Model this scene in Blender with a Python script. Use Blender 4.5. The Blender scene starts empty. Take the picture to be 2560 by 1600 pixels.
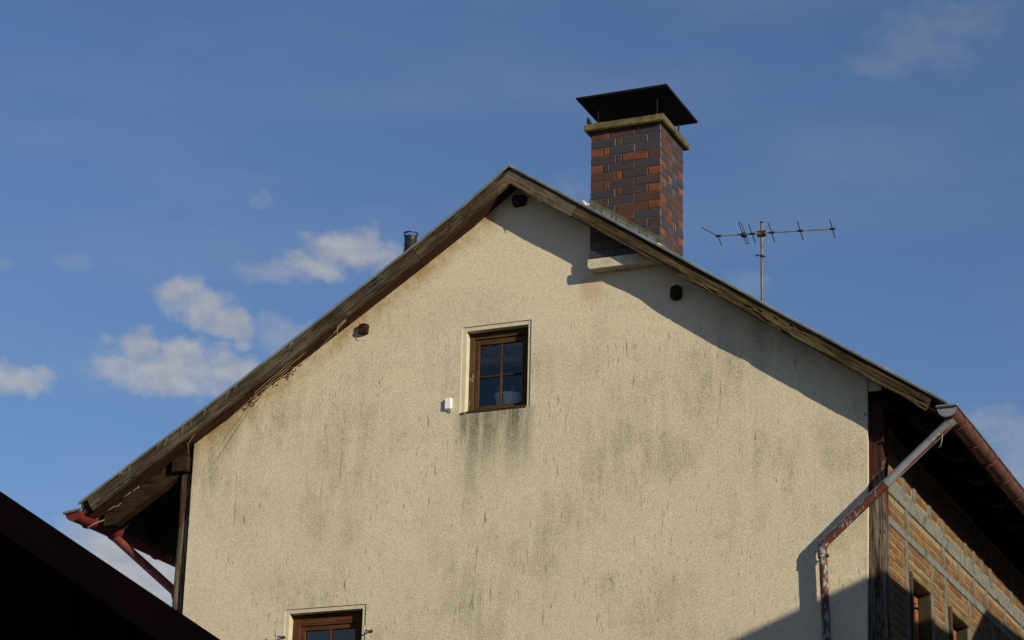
import bpy, bmesh, math, random
from mathutils import Vector, Matrix, noise
random.seed(7)
D = bpy.data
SC = bpy.context.scene
COL = SC.collection
rad = math.radians

# ------------------------------------------------------------------ camera
cam = D.cameras.new('camera'); cam.lens = 84.375; cam.sensor_width = 36; cam.sensor_fit = 'HORIZONTAL'
cam.clip_start = .1; cam.clip_end = 6000
camo = D.objects.new('camera', cam); COL.objects.link(camo)
Rv, Uv, Fv = Vector((.9209, .3891, .0222)), Vector((.1112, -.3170, .9419)), Vector((-.3735, .8649, .3352))
mw = Matrix((Rv, Uv, -Fv)).transposed().to_4x4(); mw.translation = (8.24, -19.0962, 1.6)
camo.matrix_world = mw
SC.camera = camo
SC.render.resolution_x = 1024; SC.render.resolution_y = 640

# ------------------------------------------------------------------ sky, clouds, sun, exposure
SUN = Vector((1.9, -1.0, .6)).normalized()
SUN_EL = math.asin(SUN.z); SUN_AZ = math.atan2(SUN.x, SUN.y)
W = D.worlds.new('World'); SC.world = W; W.use_nodes = True
W.cycles.sampling_method = 'MANUAL'; W.cycles.sample_map_resolution = 256
nt = W.node_tree; nt.nodes.clear()

def nd(t, typ, **kw):
    n = t.nodes.new(typ)
    for k, v in kw.items():
        setattr(n, k, v)
    return n
def mth(t, op, a, b=None, c=None, clamp=False):
    n = nd(t, 'ShaderNodeMath', operation=op); n.use_clamp = clamp
    for i, v in enumerate((a, b, c)):
        if v is None: continue
        if isinstance(v, (int, float)): n.inputs[i].default_value = v
        else: t.links.new(v, n.inputs[i])
    return n.outputs[0]
def vmt(t, op, a, b=None, out=0):
    n = nd(t, 'ShaderNodeVectorMath', operation=op)
    for i, v in enumerate((a, b)):
        if v is None: continue
        if isinstance(v, (tuple, list)): n.inputs[i].default_value = v
        elif isinstance(v, (int, float)): n.inputs['Scale'].default_value = v
        else: t.links.new(v, n.inputs[i])
    return n.outputs[out]
def sstep(t, v, a, b, lo=0., hi=1.):
    n = nd(t, 'ShaderNodeMapRange', interpolation_type='SMOOTHSTEP')
    t.links.new(v, n.inputs[0])
    n.inputs[1].default_value = a; n.inputs[2].default_value = b; n.inputs[3].default_value = lo; n.inputs[4].default_value = hi
    return n.outputs[0]
def nse(t, vec, scale, detail=4, rough=.55, color=False, dist=0.):
    n = nd(t, 'ShaderNodeTexNoise'); n.inputs['Scale'].default_value = scale
    n.inputs['Detail'].default_value = detail; n.inputs['Roughness'].default_value = rough; n.inputs['Distortion'].default_value = dist
    if vec is not None: t.links.new(vec, n.inputs['Vector'])
    return n.outputs['Color' if color else 'Fac']
def mixc(t, fac, a, b, mode='MIX'):
    n = nd(t, 'ShaderNodeMix', data_type='RGBA', blend_type=mode)
    for i, v in ((0, fac), (6, a), (7, b)):
        if isinstance(v, (int, float)): n.inputs[i].default_value = v
        elif isinstance(v, (tuple, list)): n.inputs[i].default_value = (*v[:3], 1)
        else: t.links.new(v, n.inputs[i])
    return n.outputs[2]

sky = nd(nt, 'ShaderNodeTexSky', sky_type='NISHITA'); sky.sun_disc = False
sky.sun_elevation = SUN_EL; sky.sun_rotation = SUN_AZ
sky.altitude = 600; sky.air_density = 1.0; sky.dust_density = .25; sky.ozone_density = 3.8
bg = nd(nt, 'ShaderNodeBackground'); bg.inputs[1].default_value = .10
nt.links.new(vmt(nt, 'MULTIPLY', sky.outputs[0], (1.0, .972, 1.03)), bg.inputs[0])
tc = nd(nt, 'ShaderNodeTexCoord')
sx = nd(nt, 'ShaderNodeSeparateXYZ'); nt.links.new(tc.outputs['Generated'], sx.inputs[0])
az = mth(nt, 'MULTIPLY', mth(nt, 'ARCTAN2', sx.outputs[0], sx.outputs[1]), 57.29578)
el = mth(nt, 'MULTIPLY', mth(nt, 'ARCSINE', sx.outputs[2]), 57.29578)
cb = nd(nt, 'ShaderNodeCombineXYZ'); nt.links.new(az, cb.inputs[0]); nt.links.new(el, cb.inputs[1])
ae = cb.outputs[0]
warp = vmt(nt, 'SCALE', vmt(nt, 'SUBTRACT', nse(nt, ae, 1.15, 3, .5, True), (.5, .5, .5)), 1.15)
aw = vmt(nt, 'MULTIPLY', vmt(nt, 'ADD', ae, warp), (1, 1, 0))
def field(blobs):
    out = None
    for a, e, sa, se in blobs:
        dv = vmt(nt, 'MULTIPLY', vmt(nt, 'SUBTRACT', aw, (a, e, 0)), (1 / sa, 1 / se, 0))
        v = mth(nt, 'SUBTRACT', 1, vmt(nt, 'DOT_PRODUCT', dv, dv, out=1))
        out = v if out is None else mth(nt, 'MAXIMUM', out, v)
    return mth(nt, 'MAXIMUM', out, -2.5)
fb = nse(nt, vmt(nt, 'MULTIPLY', ae, (1, 1.35, 0)), .95, 7, .57)
fb2 = nse(nt, vmt(nt, 'MULTIPLY', vmt(nt, 'ADD', ae, (.10, .22, 0)), (1, 1.35, 0)), .95, 3, .45)
thick = field([(-31.8, 18.0, 2.1, .62), (-32.6, 18.4, .7, .5), (-31.5, 18.45, .7, .48), (-30.4, 18.15, 1.0, .45), (-31.7, 19.85, .8, .55), (-31.1, 19.5, .65, .48),
               (-30.5, 19.05, .7, .40), (-27.4, 21.1, 1.5, .58), (-28.5, 20.85, .9, .35), (-35.5, 17.55, .9, .42), (-32.3, 13.3, 2.4, 1.3), (-33.2, 13.9, .9, .5)])
midc = field([(-11.3, 17.0, 1.2, .5), (-10.6, 15.9, 1.2, .9), (-29.3, 20.6, 1.0, .4), (-29.1, 19.0, .9, .45)])
faint = field([(-29.95, 22.15, .34, .22), (-29.8, 22.45, .17, .30), (-13.9, 25.5, .95, .4), (-11.8, 26.5, 1.4, .65), (-34.4, 20.4, .6, .25), (-36.2, 20.1, .5, .3), (-17.4, 20.4, .7, .45),
               (-21.9, 22.7, .6, .3), (-12.8, 26., 1.6, .8)])
nz = mth(nt, 'MULTIPLY', mth(nt, 'SUBTRACT', fb, .5), 2.4)
d1 = mth(nt, 'MULTIPLY', sstep(nt, mth(nt, 'ADD', thick, nz), -.50, 1.25), .76)
d2 = mth(nt, 'MULTIPLY', sstep(nt, mth(nt, 'ADD', faint, nz), -.6, 1.3), .14)
d2 = mth(nt, 'MAXIMUM', d2, mth(nt, 'MULTIPLY', sstep(nt, mth(nt, 'ADD', midc, nz), -.7, 1.4), .36))
lowc = field([(-32.0, 13.3, 2.8, 1.5)])
d1 = mth(nt, 'MAXIMUM', d1, mth(nt, 'MULTIPLY', sstep(nt, mth(nt, 'ADD', mth(nt, 'MULTIPLY', lowc, 1.3), mth(nt, 'MULTIPLY', nz, .6)), -.3, 1.2), .86))
# scattered clouds over the unseen sky, spread wider to whiten the fill light
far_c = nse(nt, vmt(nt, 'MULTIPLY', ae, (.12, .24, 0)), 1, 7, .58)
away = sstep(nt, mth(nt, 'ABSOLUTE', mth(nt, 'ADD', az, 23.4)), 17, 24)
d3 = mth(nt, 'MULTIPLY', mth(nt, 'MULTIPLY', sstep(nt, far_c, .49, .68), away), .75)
veil = mth(nt, 'MULTIPLY', sstep(nt, nse(nt, vmt(nt, 'MULTIPLY', ae, (.10, .35, 0)), 1, 4, .5), .38, .72), .085)
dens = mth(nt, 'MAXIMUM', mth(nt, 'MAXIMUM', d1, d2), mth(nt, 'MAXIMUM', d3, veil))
lum = mth(nt, 'ADD', .43, mth(nt, 'MULTIPLY', mth(nt, 'SUBTRACT', fb, fb2), .30))
ccol = vmt(nt, 'SCALE', (1.0, 1.0, 1.0)); nt.links.new(lum, ccol.node.inputs['Scale'])
bgc = nd(nt, 'ShaderNodeBackground'); nt.links.new(ccol, bgc.inputs[0]); bgc.inputs[1].default_value = 1.0
mx = nd(nt, 'ShaderNodeMixShader'); nt.links.new(dens, mx.inputs[0]); nt.links.new(bg.outputs[0], mx.inputs[1]); nt.links.new(bgc.outputs[0], mx.inputs[2])
wo = nd(nt, 'ShaderNodeOutputWorld'); nt.links.new(mx.outputs[0], wo.inputs[0])

sl = D.lights.new('sun', 'SUN'); sl.energy = 4.8; sl.angle = rad(.53); sl.color = (1, .885, .66)
so = D.objects.new('sun', sl); COL.objects.link(so); so.location = (30, -30, 30)
so.rotation_euler = (-SUN).to_track_quat('-Z', 'Y').to_euler()
SC.view_settings.view_transform = 'Standard'; SC.view_settings.look = 'None'
SC.view_settings.exposure = 0; SC.view_settings.gamma = 1; SC.view_settings.use_curve_mapping = False

# ------------------------------------------------------------------ materials
MATS = {}
def mat(name):
    m = D.materials.new(name); m.use_nodes = True; MATS[name] = m
    t = m.node_tree; p = t.nodes['Principled BSDF']; p.inputs['Roughness'].default_value = .85
    p.inputs['Specular IOR Level'].default_value = .25
    return m, t, p
def objco(t): return nd(t, 'ShaderNodeTexCoord').outputs['Object']
def bump(t, p, h, strength, dist):
    b = nd(t, 'ShaderNodeBump'); b.inputs['Strength'].default_value = strength; b.inputs['Distance'].default_value = dist
    t.links.new(h, b.inputs['Height']); t.links.new(b.outputs[0], p.inputs['Normal'])
def setc(t, p, c):
    if isinstance(c, (tuple, list)): p.inputs['Base Color'].default_value = (*c, 1)
    else: t.links.new(c, p.inputs['Base Color'])

def m_plain(name, c, c2=None, scale=6, rough=.8, metal=0., spec=.25, bs=0., bd=.004, bscale=40):
    m, t, p = mat(name); p.inputs['Roughness'].default_value = rough; p.inputs['Metallic'].default_value = metal
    p.inputs['Specular IOR Level'].default_value = spec
    co = objco(t)
    if c2 is None: setc(t, p, c)
    else: setc(t, p, mixc(t, sstep(t, nse(t, co, scale, 6, .6), .32, .68), c, c2))
    if bs: bump(t, p, nse(t, co, bscale, 5, .6), bs, bd)
    return m

def m_wood(name, dark, mid, light, moss=None, mossamt=0., crack=.5, axis=0, rough=.9, scale=1.):
    m, t, p = mat(name); p.inputs['Roughness'].default_value = rough; p.inputs['Specular IOR Level'].default_value = .12
    co = objco(t)
    st = [26, 26, 26]; st[axis] = 1.6
    g = vmt(t, 'MULTIPLY', co, tuple(s * scale for s in st))
    st2 = [60, 60, 60]; st2[axis] = 2.2
    g2 = vmt(t, 'MULTIPLY', co, tuple(s * scale for s in st2))
    f = nse(t, g, 1, 6, .65, dist=.6); f2 = nse(t, g2, 1, 5, .6); big = nse(t, co, 2.6, 4, .6)
    c = mixc(t, sstep(t, f, .35, .7), dark, mid)
    c = mixc(t, mth(t, 'MULTIPLY', sstep(t, big, .42, .66), sstep(t, f2, .3, .7)), c, light)
    if moss:
        c = mixc(t, mth(t, 'MULTIPLY', sstep(t, nse(t, co, 4.5, 6, .65), .62 - .3 * mossamt, .72), .85), c, moss)
    st3 = [34, 34, 34]; st3[axis] = .9
    ck = nse(t, vmt(t, 'MULTIPLY', co, tuple(s * scale for s in st3)), 1, 3, .5, dist=1.2)
    line = mth(t, 'SUBTRACT', 1, sstep(t, mth(t, 'ABSOLUTE', mth(t, 'SUBTRACT', ck, .5)), .0, .035))
    c = mixc(t, mth(t, 'MULTIPLY', line, crack), c, tuple(v * .3 for v in dark))
    setc(t, p, c)
    h = mth(t, 'SUBTRACT', mth(t, 'ADD', f, mth(t, 'MULTIPLY', f2, .6)), mth(t, 'MULTIPLY', line, 1.1))
    bump(t, p, h, .8, .006)
    return m

def m_peel(name, paint, paint2, under, amt, scale=5., metal=0., grain_axis=None, rough=.6, stretch=1.):
    """paint that has flaked off the material below"""
    m, t, p = mat(name); co = objco(t)
    v = vmt(t, 'MULTIPLY', co, (1, 1, stretch))
    n = nse(t, v, scale, 8, .62, dist=.4)
    k = sstep(t, n, amt, amt + .03)
    pc = mixc(t, sstep(t, nse(t, co, 9, 5, .6), .35, .7), paint, paint2)
    if grain_axis is not None:
        st = [40, 40, 40]; st[grain_axis] = 2.
        gr = nse(t, vmt(t, 'MULTIPLY', co, tuple(st)), 1, 5, .65, dist=.5)
        uc = mixc(t, sstep(t, gr, .35, .65), tuple(x * .28 for x in under), under)
    else:
        gr = nse(t, co, 30, 4, .6)
        uc = mixc(t, sstep(t, nse(t, co, 12, 5, .6), .35, .7), under, tuple(x * .62 for x in under))
    setc(t, p, mixc(t, k, pc, uc))
    if metal:
        t.links.new(mth(t, 'MULTIPLY', k, metal), p.inputs['Metallic'])
    p.inputs['Roughness'].default_value = rough
    bump(t, p, mth(t, 'SUBTRACT', mth(t, 'MULTIPLY', gr, .7), mth(t, 'MULTIPLY', k, .6)), .6, .004)
    return m

# rough-cast render of the gable with weather stains
def m_render():
    m, t, p = mat('rough_render'); p.inputs['Roughness'].default_value = .95; p.inputs['Specular IOR Level'].default_value = .1
    co = objco(t); s = nd(t, 'ShaderNodeSeparateXYZ'); t.links.new(co, s.inputs[0]); x, z = s.outputs[0], s.outputs[2]
    base = mixc(t, nse(t, co, 1.4, 4, .6), (.672, .602, .445), (.612, .545, .402))
    vr = nd(t, 'ShaderNodeVectorRotate', rotation_type='EULER_XYZ'); t.links.new(co, vr.inputs['Vector']); vr.inputs['Center'].default_value = (.3, .7, .1)
    vr.inputs['Rotation'].default_value = (.7, .5, .9); cr = vr.outputs[0]
    grain = nse(t, cr, 190, 2, .6); gr2 = nse(t, cr, 92, 3, .6)
    pit = sstep(t, mth(t, 'ADD', mth(t, 'MULTIPLY', grain, .4), mth(t, 'MULTIPLY', gr2, .6)), .56, .40)
    base = mixc(t, mth(t, 'MULTIPLY', pit, .26), base, (.34, .29, .21))
    base = mixc(t, mth(t, 'MULTIPLY', sstep(t, nse(t, cr, 11, 3, .6), .5, .7), .18), base, (.50, .47, .34))
    # broad grey veil, heaviest at mid height, lying in the pits of the render
    mid = mth(t, 'MULTIPLY', sstep(t, z, 9.7, 8.7), sstep(t, z, 5.2, 6.4, .35, 1.))
    cl = sstep(t, nse(t, cr, .85, 6, .66), .40, .72)
    stv = nse(t, vmt(t, 'MULTIPLY', co, (7, 7, 1.3)), 1, 5, .62)
    veil = mth(t, 'MULTIPLY', mth(t, 'MULTIPLY', cl, mid), sstep(t, stv, .28, .66))
    veil = mth(t, 'MULTIPLY', veil, mth(t, 'ADD', .30, mth(t, 'MULTIPLY', pit, .70)))
    c = mixc(t, mth(t, 'MULTIPLY', veil, .84), base, (.165, .155, .11))
    # dark drips, short and thin
    for sx_, sz_, lo, hi, amt, wob in ((52, 6.0, .635, .745, .68, 1.9), (84, 12., .635, .74, .72, 2.7), (36, 2.0, .63, .80, .42, 1.1)):
        dr = nse(t, vmt(t, 'ADD', vmt(t, 'MULTIPLY', co, (sx_, sx_, sz_)), (3.3 * wob, .37, 7.7 * wob)), 1, 2, .5, dist=.4)
        drm = mth(t, 'MULTIPLY', sstep(t, dr, lo, hi), sstep(t, nse(t, cr, wob * .8, 4, .6), .44, .62))
        c = mixc(t, mth(t, 'MULTIPLY', mth(t, 'MULTIPLY', drm, mid), amt), c, (.075, .068, .046))
    # runs below the attic window
    bx = mth(t, 'MULTIPLY', sstep(t, x, -.60, -.46), sstep(t, x, .28, .12))
    bz = mth(t, 'MULTIPLY', sstep(t, z, 7.35, 8.12), sstep(t, z, 8.18, 8.13))
    rn = nse(t, vmt(t, 'MULTIPLY', co, (11, 11, 1.1)), 1, 5, .6)
    runs = mth(t, 'MULTIPLY', mth(t, 'MULTIPLY', bx, bz), sstep(t, rn, .34, .60, .30, 1.))
    lx = mth(t, 'MULTIPLY', mth(t, 'MULTIPLY', sstep(t, x, -.50, -.40), sstep(t, x, -.27, -.36)), mth(t, 'MULTIPLY', sstep(t, z, 7.0, 8.1), sstep(t, z, 8.15, 8.0)))
    runs = mth(t, 'MAXIMUM', runs, mth(t, 'MULTIPLY', lx, sstep(t, stv, .25, .6, .25, .70)))
    runs = mth(t, 'MULTIPLY', runs, mth(t, 'ADD', .62, mth(t, 'MULTIPLY', pit, .38)))
    c = mixc(t, runs, c, (.085, .08, .055))
    # tannin stain from the boards along the left slope
    dl = mth(t, 'SUBTRACT', mth(t, 'ADD', mth(t, 'MULTIPLY', x, .655), 10.26), z)
    tn = mth(t, 'MULTIPLY', sstep(t, dl, .30, .0), sstep(t, x, -.05, -.3))
    tn = mth(t, 'MULTIPLY', tn, sstep(t, nse(t, co, 6, 6, .65), .28, .66))
    c = mixc(t, mth(t, 'MULTIPLY', tn, .85), c, (.36, .23, .095))
    # rust below the corbel
    ru = mth(t, 'MULTIPLY', mth(t, 'MULTIPLY', sstep(t, x, .62, .72), sstep(t, x, .95, .8)), mth(t, 'MULTIPLY', sstep(t, z, 9.0, 9.2), sstep(t, z, 9.36, 9.3)))
    c = mixc(t, mth(t, 'MULTIPLY', ru, .4), c, (.40, .22, .09))
    setc(t, p, c)
    # grain relief given straight as leaning normals
    gn = vmt(t, 'ADD', vmt(t, 'SUBTRACT', nse(t, cr, 88, 2, .6, True), (.5, .5, .5)), vmt(t, 'SCALE', vmt(t, 'SUBTRACT', nse(t, cr, 180, 2, .6, True), (.5, .5, .5)), .8))
    N = nd(t, 'ShaderNodeNewGeometry').outputs['Normal']
    t.links.new(vmt(t, 'NORMALIZE', vmt(t, 'ADD', N, vmt(t, 'SCALE', gn, .74))), p.inputs['Normal'])
    return m
MR = m_render()
MS = m_plain('smooth_render', (.60, .54, .41), (.52, .46, .34), 9, .9, bs=.3, bd=.002)
MCORB = m_plain('corbel_render', (.58, .53, .41), (.40, .355, .26), 9, .9, bs=.6, bd=.005)
M_BARGE_L = m_wood('weathered_board_grey', (.036, .024, .015), (.105, .078, .050), (.165, .138, .10), (.078, .068, .032), .5, .95)
M_BARGE_L2 = m_wood('weathered_board_brown', (.036, .022, .012), (.115, .080, .046), (.175, .130, .08), (.08, .066, .03), .3, 1.)
M_BARGE_R = m_wood('weathered_board_pale', (.065, .050, .034), (.16, .127, .084), (.205, .165, .11), (.095, .08, .038), .3, .85)
M_BARGE_R2 = m_wood('mossy_board', (.026, .016, .010), (.088, .060, .031), (.130, .095, .052), (.072, .062, .023), .65, 1.0)
M_SOFF = m_wood('brown_stained_board', (.022, .010, .006), (.055, .023, .012), (.075, .033, .016), None, 0, .3, axis=1)
M_VSOFF = m_wood('brown_verge_lining', (.030, .013, .008), (.062, .026, .014), (.085, .040, .020), None, 0, .3, axis=0)
M_RAFT = m_wood('brown_rafter_wood', (.022, .012, .008), (.050, .027, .015), (.065, .038, .022), None, 0, .4)
M_RAFTR = m_wood('shade_dark_eaves_wood', (.010, .006, .005), (.020, .011, .008), (.026, .016, .011), None, 0, .4)  # right rafters: shade under the eaves put into the wood colour
M_EAVER = m_wood('shade_dark_eaves_boards', (.010, .007, .006), (.018, .012, .009), (.024, .017, .012), None, 0, .4, axis=1)  # right eaves boards, darkened in colour to stand in for shade
M_GREYB = m_wood('grey_sheathing_wood', (.025, .022, .018), (.055, .05, .042), (.075, .07, .058), None, 0, .4, axis=1)
M_BEAM = m_wood('old_beam_end', (.014, .008, .006), (.042, .022, .013), (.062, .036, .021), None, 0, .8, axis=1)
def m_post(name, paint, paint2, dark, light, amt, zlo, zhi, keep):
    """corner timber: deep grain, paint kept where the eaves shelter it"""
    m, t, p = mat(name); p.inputs['Roughness'].default_value = .92; p.inputs['Specular IOR Level'].default_value = .1
    co = objco(t); s_ = nd(t, 'ShaderNodeSeparateXYZ'); t.links.new(co, s_.inputs[0])
    g1 = nse(t, vmt(t, 'MULTIPLY', co, (55, 55, 2.2)), 1, 6, .68, dist=.7); g2 = nse(t, vmt(t, 'MULTIPLY', co, (110, 110, 5)), 1, 4, .6)
    c = mixc(t, sstep(t, g1, .36, .66), dark, light)
    c = mixc(t, mth(t, 'MULTIPLY', sstep(t, g2, .52, .35), .6), c, tuple(v * .6 for v in dark))
    ck = nse(t, vmt(t, 'MULTIPLY', co, (22, 22, .8)), 1, 3, .5, dist=1.4)
    line = mth(t, 'SUBTRACT', 1, sstep(t, mth(t, 'ABSOLUTE', mth(t, 'SUBTRACT', ck, .5)), 0, .022))
    c = mixc(t, mth(t, 'MULTIPLY', line, .9), c, (.012, .009, .007))
    n = mth(t, 'ADD', nse(t, vmt(t, 'MULTIPLY', co, (1, 1, .55)), 6, 8, .68), mth(t, 'MULTIPLY', mth(t, 'SUBTRACT', g1, .5), .35))
    n = mth(t, 'SUBTRACT', n, sstep(t, s_.outputs[2], zlo, zhi, 0, keep))
    k = sstep(t, n, amt + .04, amt)
    pc = mixc(t, nse(t, co, 14, 5, .6), paint, paint2)
    setc(t, p, mixc(t, k, c, pc))
    bump(t, p, mth(t, 'ADD', mth(t, 'SUBTRACT', g1, mth(t, 'MULTIPLY', line, 1.)), mth(t, 'MULTIPLY', k, .3)), .8, .006)
    return m
M_POST = m_post('flaked_brown_timber', (.065, .023, .017), (.040, .016, .012), (.055, .040, .030), (.215, .175, .135), .41, 2.9, 3.4, .22)
M_POSTL = m_post('flaked_grey_timber', (.085, .045, .028), (.06, .03, .02), (.06, .045, .032), (.22, .175, .12), .46, 3.2, 3.9, .04)
M_RAIL = m_peel('blue_grey_painted_rail', (.18, .19, .185), (.125, .125, .10), (.20, .18, .12), .56, 3, 0, 1, .85)
M_STUD = m_peel('grey_painted_stud', (.16, .155, .13), (.11, .105, .085), (.21, .18, .12), .55, 4, 0, 2, .85)
M_LINT = m_wood('yellow_lintel_wood', (.12, .085, .04), (.24, .175, .085), (.28, .2, .1), None, 0, .5, axis=1)
M_ZINC = m_plain('weathered_zinc', (.30, .33, .34), (.20, .22, .225), 8, .5, .55, .4, .2, .002, 30)
M_ZINCD = m_plain('dull_zinc_trim', (.26, .28, .285), (.16, .17, .175), 5, .55, .4, .4, .2, .002, 30)
M_GUT = m_peel('faded_red_gutter_paint', (.135, .055, .043), (.080, .034, .028), (.17, .10, .07), .58, 6, .1, None, .55)
M_GUTL = m_peel('red_gutter_paint', (.165, .025, .022), (.105, .019, .017), (.30, .19, .17), .61, 7, .1, None, .55)
def m_pipe():
    m, t, p = mat('peeling_brown_pipe_paint'); p.inputs['Roughness'].default_value = .55; co = objco(t)
    N = nd(t, 'ShaderNodeSeparateXYZ'); t.links.new(nd(t, 'ShaderNodeNewGeometry').outputs['Normal'], N.inputs[0])
    Z = nd(t, 'ShaderNodeSeparateXYZ'); t.links.new(co, Z.inputs[0])
    n = nse(t, vmt(t, 'ADD', vmt(t, 'MULTIPLY', co, (1, 1, .6)), (5.3, 1.9, 2.35)), 21, 6, .6, dist=.5)
    # bare where rain runs along the upper side, and in flakes on the upright below the elbow
    n = mth(t, 'ADD', n, mth(t, 'ADD', mth(t, 'MULTIPLY', sstep(t, N.outputs[2], .20, .50), .22), mth(t, 'MULTIPLY', sstep(t, Z.outputs[2], 5.6, 6.3, .0, .045), sstep(t, Z.outputs[2], 6.60, 6.50))))
    k = sstep(t, n, .575, .595)
    pc = mixc(t, nse(t, co, 18, 5, .6), (.125, .044, .027), (.075, .027, .018))
    uc = mixc(t, sstep(t, nse(t, co, 16, 5, .6), .35, .7), (.28, .31, .32), (.15, .165, .17))
    setc(t, p, mixc(t, k, pc, uc)); bump(t, p, mth(t, 'SUBTRACT', nse(t, co, 35, 3, .5), mth(t, 'MULTIPLY', k, .8)), .5, .003)
    return m
M_PIPE = m_pipe()
M_PIPEZ = m_peel('bare_zinc_pipe', (.235, .265, .275), (.155, .175, .185), (.30, .325, .33), .6, 9, .0, None, .45)
M_PIPEL = m_peel('red_brown_pipe_paint', (.20, .052, .036), (.11, .028, .028), (.30, .17, .10), .60, 9, .1, None, .55)
M_LEAD = m_plain('lead_flashing', (.060, .056, .042), (.105, .10, .080), 9, .8, 0, .25, .5, .005, 25)
M_LEADP = m_plain('pale_lead_plate', (.17, .18, .175), (.085, .09, .085), 12, .7, 0, .3, .4, .004, 25)
M_BLACK = m_plain('black_plastic', (.012, .013, .015), (.018, .019, .021), 20, .5, 0, .35)
M_CAP = m_plain('black_sheet_steel', (.006, .005, .005), (.012, .009, .008), 8, .75, 0, .15)
M_CROWN = m_plain('mossy_concrete', (.155, .130, .042), (.062, .056, .040), 9, .95, bs=.6, bd=.008, bscale=45)
M_MORT = m_plain('grey_chimney_mortar', (.075, .066, .048), (.040, .036, .030), 20, .95, bs=.5, bd=.004)
M_MORTW = m_plain('yellow_lime_mortar', (.29, .225, .125), (.19, .15, .09), 12, .95, bs=.6, bd=.006)
M_PLASTER = m_plain('white_mortar', (.65, .64, .60), (.5, .49, .45), 30, .95, bs=.6, bd=.006, bscale=60)
M_ROOF = m_plain('dark_roof_tiles', (.05, .045, .042), (.09, .08, .07), 6, .85, bs=.4)
M_IRON = m_plain('rusty_iron', (.045, .024, .017), (.09, .045, .025), 30, .8, .3)
M_ALU = m_plain('aged_aluminium', (.30, .27, .21), (.20, .17, .13), 12, .5, .5, .4)
M_MAST = m_plain('rust_stained_mast', (.21, .155, .10), (.13, .09, .06), 14, .6, .4, .3)
M_RUSTB = m_plain('rusty_bracket', (.075, .032, .020), (.04, .02, .015), 40, .8, .2)
M_WHITE = m_plain('white_plastic', (.80, .80, .78), None, rough=.45, spec=.4)
M_POT = m_plain('pale_blue_ceramic', (.80, .86, .88), None, rough=.35, spec=.5)
M_LEAF = m_plain('pot_plant_leaf', (.20, .24, .10), (.13, .17, .06), 20, .6)
M_STRAW = m_plain('dry_stalk', (.42, .33, .19), (.28, .20, .11), 20, .85)
M_BIRD = m_plain('black_feathers', (.010, .009, .010), (.018, .016, .018), 40, .6)
M_WIN = m_wood('brown_window_wood', (.050, .026, .011), (.088, .046, .019), (.125, .070, .030), None, 0, .25, axis=2)
M_WINH = m_wood('brown_window_rail_wood', (.050, .026, .011), (.088, .046, .019), (.125, .070, .030), None, 0, .25, axis=0)
M_WINR = m_wood('red_brown_window_wood', (.075, .028, .013), (.115, .045, .020), (.15, .062, .028), None, 0, .2, axis=2)
M_WINRH = m_wood('red_brown_window_rail', (.075, .028, .013), (.115, .045, .020), (.15, .062, .028), None, 0, .2, axis=0)
M_JAMB = m_peel('flaked_window_jamb', (.085, .044, .018), (.06, .031, .013), (.42, .33, .2), .60, 9, 0, None, .8, .35)
M_ORANGE = m_plain('orange_brown_frame', (.30, .11, .04), (.22, .075, .03), 6, .5)
M_OLIVE = m_plain('shade_dark_olive_reveal', (.042, .036, .018), (.028, .024, .013), 5, .9)  # olive toned down so the recess looks shaded
M_DARKW = m_plain('dark_brown_shutter_wood', (.045, .03, .02), (.07, .045, .03), 8, .8)
M_ROOM = m_plain('dark_room', (.06, .055, .05))
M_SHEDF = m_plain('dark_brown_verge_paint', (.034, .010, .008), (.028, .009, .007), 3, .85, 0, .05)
M_SHEDW = m_plain('shade_black_boards', (.006, .005, .0045), (.009, .007, .006), 3, .95, 0, .02)  # near-black colour stands in for deep shade under the overhang
M_NBW = m_plain('neighbour_plaster', (.42, .38, .32), (.36, .32, .27), 2, .95)
M_NBR = m_plain('neighbour_roof_tiles', (.20, .085, .055), (.15, .065, .045), 3, .9)
M_GROUND = m_plain('warm_bounce_ground', (.38, .29, .19), (.30, .235, .155), .3, .95)  # unseen ground, toned pale and warm to bounce light into the shade

def m_glass():
    m, t, p = mat('window_glass'); t.nodes.remove(p)
    fr = nd(t, 'ShaderNodeFresnel'); fr.inputs[0].default_value = 1.52
    tr = nd(t, 'ShaderNodeBsdfTransparent'); tr.inputs[0].default_value = (.94, .96, .96, 1)
    gl = nd(t, 'ShaderNodeBsdfGlossy'); gl.inputs['Roughness'].default_value = .02
    bp = nd(t, 'ShaderNodeBump'); bp.inputs['Strength'].default_value = .08; bp.inputs['Distance'].default_value = .01
    t.links.new(nse(t, objco(t), 5, 2, .5), bp.inputs['Height']); t.links.new(bp.outputs[0], gl.inputs['Normal'])
    k = mth(t, 'MULTIPLY', fr.outputs[0], 1.15, clamp=True)
    ms = nd(t, 'ShaderNodeMixShader'); t.links.new(k, ms.inputs[0]); t.links.new(tr.outputs[0], ms.inputs[1]); t.links.new(gl.outputs[0], ms.inputs[2])
    t.links.new(ms.outputs[0], t.nodes['Material Output'].inputs[0]); return m
M_GLASS = m_glass()

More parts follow.
